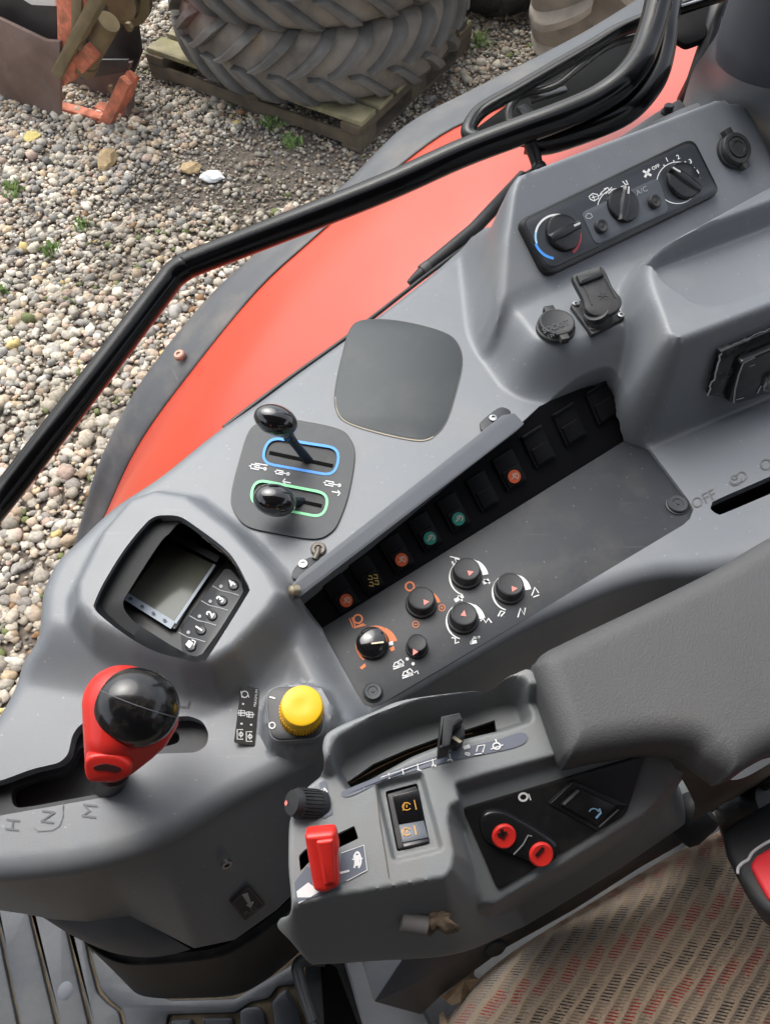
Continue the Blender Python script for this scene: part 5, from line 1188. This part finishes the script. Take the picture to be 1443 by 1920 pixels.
for ins, dn in ((.0,.012),(.002,.026),(.006,.030)):
    row = []
    for i, p in enumerate(Lp_):
        t = Lp_[(i+3)%N]-Lp_[(i-3)%N]; t.z = 0; t.normalize(); row.append(p-Z*dn-Vector((t.y,-t.x,0))*sg*ins)
    rows.append(row)
mb.add([v for r_ in rows for v in r_], [(a*N+i, a*N+(i+1)%N, (a+1)*N+(i+1)%N, (a+1)*N+i) for a in range(3) for i in range(N)])
mb.build('armrest_pad', PADM, auto=None, weld=.00002, label='leather grained grey armrest pad behind the armrest console', cat='armrest')
# support under the pad, right end
mb = MB(); loft(mb, [[(1240,1400,.45),(1320,1440,.45),(1380,1462,.45),(1460,1420,.45)], [(1300,1505,.50),(1345,1495,.50),(1400,1470,.50),(1470,1430,.50)], [(1290,1545,.56),(1350,1510,.56),(1410,1480,.56),(1480,1440,.56)]], 20, 5); mb.build('armrest_bracket', mat('brown black plastic', (.035,.032,.028), .5, .1, 20, .2, 900, dust=.3, bumpdist=.0004), label='dark bracket carrying the armrest pad above the seat', cat='bracket')
# ================================================================ CAB FLOOR, SEAT
FM = mat('rubber floor mat', (.050,.056,.066), .5, .12, 10, .3, 120, dust=.5, dscale=9, dcol=(.19,.18,.17), bumpdist=.001)
DUSTG = mat('dusty groove', (.11,.085,.055), .9, .5, 40)
fm = thing('floor_mat', P(120,1850,1.02), 'ribbed dark rubber floor mat with dusty grooves below the console', 'floor mat')
FD = planeD(1.012)
mb = MB(); sheet(mb, [(-500,1560),(300,1500),(900,1560),(1800,1700),(1800,2300),(-500,2300)], FD, 0) if False else sheet(mb, [(-1200,1580),(300,1500),(900,1560),(1800,1700),(1800,2300),(-1200,2400)], FD, 0); mb.build('mat_base', DUSTG, fm)
# solid cab floor under the mat
mb = MB(); p_ = [on(x, y, planeD(1.014)) for x, y in [(-1300,1560),(300,1500),(900,1560),(1800,1700),(1800,2500),(-1300,2500)]]; prism(mb, p_, Z, .06, 0, 0, True); mb.build('cab_floor', MATTEB, kind='structure')
slabs = [[(-900,1640),(-560,1650),(-620,2300),(-1000,2300)],[(-550,1650),(-210,1650),(-215,2000),(-300,2300),(-610,2300)],[(-200,1650),(-16,1690),(4,1785),(33,1925),(45,1990),(-200,2000)], [(-10,1690),(52,1706),(104,1925),(115,1990),(52,1990),(38,1925),(10,1790)], [(58,1706),(121,1732),(166,1925),(178,1990),(122,1990),(110,1925)],
         [(128,1735),(158,1758),(166,1800),(182,1860),(200,1880),(222,1896),(229,1925),(235,1990),(184,1990),(172,1925)],
         [(160,1752),(240,1840),(320,1875),(440,1872),(560,1800),(560,1846),(520,1850),(505,1872),(470,1880),(440,1900),(315,1903),(310,1930),(312,1990),(240,1990),(236,1925),(228,1894),(205,1876),(188,1856),(172,1800)],
         [(320,1912),(360,1910),(368,1990),(322,1990)], [(378,1908),(436,1908),(442,1990),(384,1990)], [(449,1895),(462,1888),(486,1886),(494,1896),(512,1990),(452,1990)], [(508,1880),(524,1862),(538,1852),(560,1900),(575,1990),(524,1990)]]
for i, s in enumerate(slabs):
    mb = MB(); pxprism(mb, roundpoly(s, 5, 3), planeD(1.006), .007, bevel=.0035); mb.build('raised_slab', FM, fm)
mb = MB(); ball(mb, P(124,1858,1.008), .010, .011, .0035); ball(mb, P(127,1832,1.009), .007, .006, .003); mb.build('worn_stud', mat('pale rubber', (.12,.13,.15), .6), fm)
# seat base parts
sbm = mat('seat base grey plate', (.20,.21,.235), .4, .12, 12, .2, 300, dust=.3)
sbd = mat('seat base dark plastic', (.030,.033,.038), .5, .15, 12, .3, 600, dust=.3, bumpdist=.0005)
se = thing('driver_seat', P(1200,1800,.95), 'worn driver seat with tan ribbed cloth flecked red and black, at the lower right', 'seat')
def sp_(name, pts, D, th, m, r=3, par=None, pl=None): 
    mb = MB(); pxprism(mb, roundpoly(pts, r, 3), pl or planeD(D), th, bevel=.002); return mb.build(name, m, par or se)
sp_('base_plate', [(632,1760),(742,1760),(812,1930),(850,2000),(720,2000),(680,1925)], .88, .02, sbm)
sp_('base_plate', [(764,1812),(802,1790),(828,1848),(790,1870)], .84, .02, sbm)
sp_('base_cover', [(575,1760),(640,1760),(690,1925),(720,2000),(585,2000),(570,1860)], .93, .02, sbd, 8)
sp_('base_cover', [(600,1800),(630,1812),(672,1925),(690,2000),(612,2000)], .915, .01, VOID, 6)
sp_('base_box', [(1290,1470),(1330,1380),(1500,1300),(1700,1300),(1700,1700),(1330,1620)], .70, .03, sbd)
sp_('base_box', [(740,1740),(900,1700),(1100,1600),(1400,1500),(1500,2100),(850,2100),(810,1925),(745,1790)], .80, .05, sbd)
mb = MB(); tube(mb, [P(590,1925,.89), P(583,1910,.89)], .004, 10); tube(mb, [P(x, y, .89) for x, y in catmull([(588,1915),(572,1870),(560,1830),(558,1812),(566,1802),(585,1798),(610,1800)], 5)], .0060, 12); mb.build('lever_loop', mat('grey steel rod', (.09,.095,.10), .4, metal=.3), se)
rail_pl = plane(P(800,1790,.63), P(1259,1539,.60), P(1272,1590,.63))
rp = sp_('side_rail', [(700,1880),(760,1790),(860,1752),(978,1700),(1085,1625),(1262,1535),(1310,1560),(1272,1588),(1201,1628),(1076,1708),(947,1780),(830,1866),(790,1905)], 0, .05, mat('seat rail plastic', (.062,.068,.080), .36, .12, 10, .2, 500, dust=.15, bumpdist=.0004), 4, pl=rail_pl)
mb = MB(); o = on(928,1776,rail_pl,.0); lathe(mb, o, rail_pl[1], [(.0075,0),(.0075,.002),(.006,.003),(0,.0032)], 24); mb.build('rail_plug', sbd, se)
def cloth():
    m = bpy.data.materials.new('ribbed seat cloth'); m.use_nodes = True; n = m.node_tree.nodes; l = m.node_tree.links; b = n['Principled BSDF']; b.inputs['Roughness'].default_value = .95; b.inputs['Sheen Weight'].default_value = .3; b.inputs['Specular IOR Level'].default_value = .2
    p0 = P(1150,1790,.60); d = (P(1150+52,1790-85.4,.60)-p0); d.z = 0; d.normalize(); e = Vector((d.y, -d.x, 0))
    tc = n.new('ShaderNodeTexCoord')
    def M(op, a, b_=None, c=None, clamp=False):
        q = n.new('ShaderNodeMath'); q.operation = op; q.use_clamp = clamp
        for i, v in enumerate((a, b_, c)):
            if v is None: continue
            if isinstance(v, (int, float)): q.inputs[i].default_value = v
            else: l.new(v, q.inputs[i])
        return q.outputs[0]
    wob = n.new('ShaderNodeTexNoise'); wob.inputs['Scale'].default_value = 14; wob.inputs['Detail'].default_value = 3; l.new(tc.outputs['Object'], wob.inputs['Vector'])
    fine = n.new('ShaderNodeTexNoise'); fine.inputs['Scale'].default_value = 700; fine.inputs['Detail'].default_value = 2; l.new(tc.outputs['Object'], fine.inputs['Vector'])
    def dot(v, sc):
        q = n.new('ShaderNodeVectorMath'); q.operation = 'DOT_PRODUCT'; l.new(tc.outputs['Object'], q.inputs[0]); q.inputs[1].default_value = tuple(v*sc); return q.outputs['Value']
    c = M('ADD', dot(e, 1/.0084), M('MULTIPLY', M('SUBTRACT', wob.outputs['Fac'], .5), 1.6)); c = M('ADD', c, M('MULTIPLY', M('SUBTRACT', fine.outputs['Fac'], .5), .22))
    idx = M('FLOOR', c); fc = M('FRACT', c)
    al = M('ADD', dot(d, 1.0), M('MULTIPLY', M('SUBTRACT', fine.outputs['Fac'], .5), .0012))
    valley = M('SUBTRACT', 1, M('MULTIPLY', M('ABSOLUTE', M('SUBTRACT', fc, .5)), 2.6), clamp=True)   # 1 in middle
    vm = n.new('ShaderNodeMapRange'); vm.inputs['From Min'].default_value = .05; vm.inputs['From Max'].default_value = .25; l.new(valley, vm.inputs[0]); vmask = vm.outputs[0]
    skew = M('SUBTRACT', al, M('MULTIPLY', fc, .0051))
    st = M('SINE', M('MULTIPLY', skew, 2*math.pi/.0022)); sm = n.new('ShaderNodeMapRange'); sm.inputs['From Min'].default_value = -.1; sm.inputs['From Max'].default_value = .5; l.new(st, sm.inputs[0]); brk = n.new('ShaderNodeTexNoise'); brk.inputs['Scale'].default_value = 330; l.new(tc.outputs['Object'], brk.inputs['Vector']); bk2 = n.new('ShaderNodeMapRange'); bk2.inputs['From Min'].default_value = .28; bk2.inputs['From Max'].default_value = .44; l.new(brk.outputs['Fac'], bk2.inputs[0]); stm = M('MULTIPLY', sm.outputs[0], bk2.outputs[0])
    ph = M('FRACT', M('ADD', M('DIVIDE', M('SUBTRACT', al, M('MULTIPLY', idx, .0147)), .070), M('ADD', M('MULTIPLY', wob.outputs['Fac'], .25), M('MULTIPLY', M('SINE', M('MULTIPLY', idx, 12.9)), .025))))
    red = M('MULTIPLY', M('LESS_THAN', ph, .27), 1); blk = M('MULTIPLY', M('GREATER_THAN', ph, .46), M('LESS_THAN', ph, .74))
    def mix(f, a, b_):
        q = n.new('ShaderNodeMix'); q.data_type = 'RGBA'
        for s_, v in ((0, f), (6, a), (7, b_)):
            if isinstance(v, tuple): q.inputs[s_].default_value = (*v, 1)
            else: l.new(v, q.inputs[s_])
        return q.outputs[2]
    tan = mix(fine.outputs['Fac'], (.25,.182,.125), (.41,.315,.22))
    thread = mix(red, (.19,.135,.10), (.30,.006,.010)); thread = mix(blk, thread, (.016,.015,.018))
    colr = mix(M('MULTIPLY', vmask, M('MULTIPLY', stm, .96)), tan, thread)
    big = n.new('ShaderNodeTexNoise'); big.inputs['Scale'].default_value = 5; l.new(tc.outputs['Object'], big.inputs['Vector'])
    br = n.new('ShaderNodeMapRange'); br.inputs['From Min'].default_value = .3; br.inputs['From Max'].default_value = .7; br.inputs['To Min'].default_value = .85; br.inputs['To Max'].default_value = 1.1; l.new(big.outputs['Fac'], br.inputs[0])
    q = n.new('ShaderNodeMix'); q.data_type = 'RGBA'; q.blend_type = 'MULTIPLY'; q.inputs[0].default_value = 1; l.new(colr, q.inputs[6]); l.new(br.outputs[0], q.inputs[7]); l.new(q.outputs[2], b.inputs['Base Color'])
    hgt = M('ADD', M('MULTIPLY', M('SUBTRACT', 1, valley), .8), M('MULTIPLY', M('MULTIPLY', vmask, stm), -.15)); hgt = M('ADD', hgt, M('MULTIPLY', fine.outputs['Fac'], .4))
    bp = n.new('ShaderNodeBump'); bp.inputs['Strength'].default_value = .9; bp.inputs['Distance'].default_value = .0026; l.new(hgt, bp.inputs['Height']); l.new(bp.outputs[0], b.inputs['Normal'])
    return m
CL = cloth()
c0s = [(800,2010,.72),(832,1925,.71),(850,1895,.705),(882,1850,.70),(960,1785,.69),(1076,1712,.68),(1201,1636,.67),(1290,1585,.66),(1352,1555,.655),(1400,1520,.65),(1500,1470,.64)]
c1s = [(835,2010,.66),(862,1925,.655),(885,1885,.65),(915,1848,.645),(985,1792,.64),(1090,1726,.635),(1208,1655,.63),(1290,1608,.625),(1355,1575,.62),(1410,1545,.615),(1500,1500,.61)]
c2s = [(900,2010,.625),(930,1940,.62),(960,1905,.617),(1000,1868,.614),(1060,1820,.61),(1150,1765,.606),(1250,1705,.602),(1320,1670,.60),(1390,1635,.60),(1440,1610,.60),(1550,1560,.60)]
c3s = [(1000,2080,.612),(1060,2010,.606),(1100,1970,.603),(1150,1930,.60),(1210,1890,.597),(1290,1850,.595),(1370,1800,.592),(1430,1770,.59),(1490,1740,.59),(1540,1710,.59),(1650,1650,.59)]
c4s = [(x+250, y+220, .60) for x, y, _ in c3s]
mb = MB(); loft(mb, [c0s, c1s, c2s, c3s, c4s], 90, 12); mb.build('seat_cushion', CL, se, auto=None)
FOAM = mat('torn foam', (.40,.30,.20), .9, .3, 60, .9, 200, bumpdist=.002)
def frayed(pts, D, m, par, name='torn_cloth'):
    mb = MB(); rr = random.Random(int(pts[0][0])); V = [P(x+rr.uniform(-2,2), y+rr.uniform(-2,2), D+rr.uniform(-.006,.006)) for x, y in pts]; c = sum(V, Vector())/len(V)+Z*.006; n_ = len(V); V2 = [v-Z*.004 for v in V]
    mb.add(V+[c]+V2+[c-Z*.005], [(i, (i+1)%n_, n_) for i in range(n_)]+[(n_+1+i, n_+1+(i+1)%n_, 2*n_+1) for i in range(n_)]+[(i, (i+1)%n_, n_+1+(i+1)%n_, n_+1+i) for i in range(n_)], 0, True)
    return mb.build(name, m, par, auto=None)
frayed([(828,1868),(845,1852),(862,1826),(874,1822),(878,1808),(870,1799),(882,1797),(892,1815),(888,1830),(902,1836),(880,1860),(862,1878),(846,1886),(838,1876)], .675, FOAM, se)
frayed([(822,1900),(832,1896),(826,1912),(850,1905),(862,1925),(850,1960),(824,1960)], .70, FOAM, se)
frayed([(1352,1545),(1362,1522),(1372,1535),(1376,1550),(1360,1570)], .64, FOAM, se)
frayed([(1395,1500),(1410,1486),(1432,1484),(1450,1495),(1450,1515),(1420,1522)], .60, FOAM, se)
# black knob and belt hardware at the right
mb = MB(); kx = P(1295,1535,.585); axx = (P(1262,1562,.60)-P(1320,1510,.585)).normalized(); lathe(mb, kx-axx*.012, axx, [(.0135,0),(.0150,.004),(.0150,.020),(.0128,.026),(0,.027)], 32); mb.build('seat_adjuster_knob', MATTEB, label='matte black stub knob between the armrest and the seat cloth', cat='knob')
BELT = mat('belt bracket black', (.012,.013,.015), .4, .2, 30, .2, 500)
bl_ = thing('seat_belt_buckle', P(1430,1610,.62), 'black seat belt buckle with bright red release button', 'seat belt buckle')
BKP = plane(P(1360,1570,.515), P(1443,1520,.505), P(1430,1700,.500))
mb = MB(); pxprism(mb, roundpoly([(1354,1566),(1378,1545),(1450,1504),(1560,1500),(1560,1740),(1440,1720),(1418,1702),(1388,1657),(1362,1608)], 8), BKP, .026, lift=.006, bevel=.005, seg=4); mb.build('body', MATTEB, bl_)
mb = MB(); pxprism(mb, roundpoly([(1409,1634),(1420,1616),(1450,1598),(1540,1590),(1540,1710),(1443,1698),(1424,1664)], 6), BKP, .006, lift=.009, bevel=.0025, seg=3); mb.build('release_button', mat('buckle red', (.75,.035,.045), .35), bl_)
mb = MB(); tube(mb, [on(x, y, BKP, .0064) for x, y in catmull([(1386,1647),(1387,1636),(1395,1627),(1406,1620),(1413,1608),(1430,1595),(1450,1584),(1500,1560)], 4)], .0009, 8); mb.build('chrome_edge', mat('pale edge', (.55,.56,.57), .35), bl_)
mb = MB(); tube(mb, [P(1440,1500,.55), P(1395,1505,.57), P(1370,1530,.60), P(1380,1560,.62)], .011, 14); tube(mb, [P(1460,1450,.53), P(1410,1475,.56), P(1370,1495,.60)], .006, 12); mb.build('belt_stalk', BELT, bl_)
mb = MB(); tube(mb, [P(1320,1520,.60), P(1350,1500,.60), P(1400,1470,.58), P(1460,1440,.57)], .0035, 10); mb.build('steel_rod', mat('dull steel rod', (.12,.12,.125), .35, metal=.6), label='thin steel rod behind the belt buckle under the armrest', cat='rod')
# ================================================================ WINDOW RAIL
rl = thing('window_rail', P(600,420,.55), 'glossy black bent tube rail running across the side window', 'rail')
rp_ = [(-480,1560,.86),(-90,1052,.715),(7,931,.70),(130,772,.665),(261,600,.63),(310,536,.615),(326,516,.610),(345,502,.605),(370,490,.60),(540,424,.565),(722,352,.532),(860,290,.508),(969,248,.49),(1030,226,.48),(1085,204,.472),(1125,184,.465),(1165,155,.455),(1195,118,.447),(1212,80,.44),(1226,35,.43),(1240,-30,.415),(1255,-110,.40)]
d3 = catmull([tuple(P(*q)) for q in rp_], 5)
mb = MB(); tube(mb, d3, .0145, 28); mb.build('tube', RAILM, rl, auto=None)
WF = thing('window_frame', P(1150,150,.55), 'black window frame corner with hollow latch opening behind the rail', 'window frame')
mb = MB(); tube(mb, catmull([tuple(P(*q)) for q in [(985,262,.512),(1030,262,.51),(1118,232,.495),(1180,200,.485),(1222,150,.475),(1238,100,.465),(1246,40,.45),(1262,-60,.43)]], 5), .0150, 20); mb.build('lower_tube', RAILM, WF, auto=None)
mb = MB(); tube(mb, catmull([tuple(P(*q)) for q in [(905,262,.535),(880,255,.535),(880,236,.532),(905,205,.528),(970,168,.52),(1040,127,.51),(1105,90,.50),(1155,60,.49),(1215,35,.48),(1300,5,.465),(1380,-20,.45)]], 6), .0085, 18); mb.build('upper_tube', RAILM, WF, auto=None)
mb = MB(); tube(mb, catmull([tuple(P(*q)) for q in [(955,232,.54),(955,205,.54),(975,180,.535),(1040,160,.525),(1085,125,.515),(1140,86,.505),(1190,70,.50)]], 6), .0045, 14); mb.build('seal', mat('seal rubber shiny', (.045,.043,.04), .3), WF, auto=None)
mb = MB(); pxprism(mb, [(895,252),(890,235),(975,172),(1100,98),(1200,45),(1225,60),(1200,150),(1100,225),(985,262)], plane(P(890,240,.56), P(1200,50,.53), P(1000,260,.55)), .006, lift=-.004, bevel=.001); mb.build('latch_plate', VOID, WF)
mb = MB(); pxprism(mb, roundpoly([(1245,-70),(1372,-70),(1345,35),(1318,72),(1285,84),(1250,62)], 8), plane(P(1250,60,.50), P(1340,40,.49), P(1300,-60,.47)), .008, bevel=.002); mb.build('corner_panel', BAY, WF)
mb = MB(); tube(mb, [P(x, y, d) for x, y, d in catmull([(878,226,.527),(904,200,.525),(968,163,.517),(1035,122,.507),(1102,83,.497),(1150,52,.488),(1205,29,.478),(1262,15,.465),(1322,-4,.455)], 5)], .0013, 8); mb.build('sky_glint', mat('pale sky glint', (.55,.58,.60), .3), WF)  # thin pale tube stands in for the sky reflected along the glass edge
mb = MB(); lt = plane(P(960,225,.54), P(1100,150,.53), P(1000,215,.54)); pxprism(mb, roundpoly([(968,200),(985,192),(1010,215),(985,222)],2), planeD(.535), .004, bevel=.0008); pxprism(mb, roundpoly([(992,178),(1060,160),(1064,168),(996,190)],3), planeD(.535), .004, bevel=.0008); mb.build('latch', SILV if False else BLACK, WF)
# window glass above the rail, set in the frame
gm = bpy.data.materials.new('window glass'); gm.use_nodes = True; n = gm.node_tree.nodes; l = gm.node_tree.links; n.remove(n['Principled BSDF'])
tr = n.new('ShaderNodeBsdfTransparent'); gs = n.new('ShaderNodeBsdfGlossy'); gs.inputs['Roughness'].default_value = .02; fr_ = n.new('ShaderNodeFresnel'); fr_.inputs['IOR'].default_value = 1.25; ms = n.new('ShaderNodeMixShader')
tr.inputs['Color'].default_value = (.97,.98,.98,1); l.new(fr_.outputs[0], ms.inputs[0]); l.new(tr.outputs[0], ms.inputs[1]); l.new(gs.outputs[0], ms.inputs[2]); l.new(ms.outputs[0], n['Material Output'].inputs['Surface'])
top_ = [P(*q) for q in rp_]; a_r = [P(*q)+Vector((0,.0,.012)) for q in rp_]; b_r = [v+Vector((0,.10,.95)) for v in a_r]
mb = MB(); loft(mb, [a_r, b_r], 40, 1); loft(mb, [[v+Vector((0,.005,0)) for v in a_r], [v+Vector((0,.005,0)) for v in b_r]], 40, 1); mb.build('window_pane', gm, rl, auto=None)
# gas strut
gs_ = thing('gas_strut', P(900,420,.55), 'black gas strut with ball joint lying between rail and console', 'gas strut')
mb = MB(); tube(mb, [P(990,262,.505), P(1002,292,.518), P(1008,314,.525)], [.0075,.007,.006], 14); ball(mb, P(1010,316,.525), .0085, .0085, .0085); mb.build('ball_joint', BLACK, gs_)
mb = MB(); tube(mb, [P(1008,318,.527), P(978,334,.535)], .0045, 12); tube(mb, [P(982,330,.535), P(888,430,.560), P(800,503,.576), P(776,523,.580), P(766,531,.582)], [.0072,.0072,.0070,.0045,.0030], 16); mb.build('cylinder', MATTEB, gs_)
mb = MB(); q1, q2 = P(804,500,.5755), P(792,510,.578); tube(mb, [q1, q2], .0080, 14); mb.build('collar', mat('strut collar', (.06,.06,.062), .5), gs_)
# ================================================================ REAR TRIM + PILLAR
TR = GREY
mb = MB(); loft(mb, [[(1262,262,.56),(1284,176,.52),(1300,130,.49),(1322,96,.46),(1345,60,.43),(1352,30,.41)], [(1300,262,.53),(1318,190,.50),(1335,150,.475),(1352,120,.45),(1375,95,.43),(1395,60,.41)], [(1370,262,.52),(1375,220,.495),(1385,190,.47),(1400,165,.45),(1420,140,.43),(1440,110,.41)], [(1500,340,.52),(1500,300,.50),(1500,270,.47),(1500,240,.45),(1500,215,.43),(1510,180,.41)]], 30, 8)
mb.build('rear_trim', TR, auto=None, label='smooth grey moulded trim rising behind the climate panel to the pillar', cat='trim')
mb = MB(); pxprism(mb, roundpoly([(1120,285),(1224,214),(1272,185),(1284,196),(1280,225),(1240,262)], 5), planeD(.520), .006, bevel=.001); b1 = mb.build('corner_bracket', mat('bracket grey', (.06,.065,.07), .45), label='small dark corner bracket with one bolt beside the climate panel', cat='bracket')
mb = MB(); lathe(mb, on(1250,211,planeD(.520)), Z, [(.0075,0),(.0075,.002),(.0055,.0022),(.0055,.008),(.0045,.009),(0,.009)], 18); mb.build('bolt', BLACK, b1)
PIL = mat('dark grey pillar cover', (.060,.066,.078), .5, .05, 6, .2, 1300, bumpdist=.0004)
oP = P(1446,50,.395); mb = MB(); lathe(mb, Vector((oP.x+.01, oP.y+.0, CAMZ-.415)), Vector((.02,.03,1)).normalized(), [(.0,-.02),(.052,-.014),(.0555,0),(.056,.01),(.058,.35)], 64, sx=1, sy=1); mb.build('pillar_cover', PIL, auto=R(50), label='rounded dark grey pillar cover in the upper right corner', cat='pillar cover')
mb = MB(); tube(mb, [P(1285,190,.56), P(1305,150,.53), P(1335,60,.50), P(1358,-20,.46)], .012, 12); mb.build('cab_pillar', BLACK, auto=None, label='black cab pillar strip between red fender and grey trim', cat='pillar')

# ================================================================ CAB ROOF (above the camera; it shades the cab as in the photograph)
RO = mat('grey headliner', (.16,.16,.16), .9, .05, 4)
mb = MB(); zr = CAMZ+.33; p_ = [Vector(v) for v in ((-1.0,-1.25,zr),(1.1,-1.25,zr),(1.1,.30,zr),(-1.0,.30,zr))]; prism(mb, [v+Z*.10 for v in p_], Z, .10, .02, 0, True)
mb.build('cab_roof', RO, kind='structure')

# unseen walls added to keep low light off the driver's side of the console
CT = mat('dark light blocker', (.04,.04,.043), .7)
mb = MB(); prism(mb, [Vector(v) for v in ((-1.0,-.80,2.26),(1.1,-.80,2.26),(1.1,-.74,2.26),(-1.0,-.74,2.26))], Z, 1.30, .01, 0, True); mb.build('side_light_blocker', CT, kind='structure')
mb = MB(); prism(mb, [Vector(v) for v in ((1.102,-.80,2.0),(1.16,-.80,2.0),(1.16,.30,2.0),(1.102,.30,2.0))], Z, 1.05, .01, 0, True); mb.build('rear_light_blocker', CT, kind='structure')
mb = MB(); prism(mb, [Vector(v) for v in ((-1.06,-.74,1.75),(-1.0,-.74,1.75),(-1.0,-.15,1.75),(-1.06,-.15,1.75))], Z, .78, .01, 0, True); mb.build('front_light_blocker', CT, kind='structure')
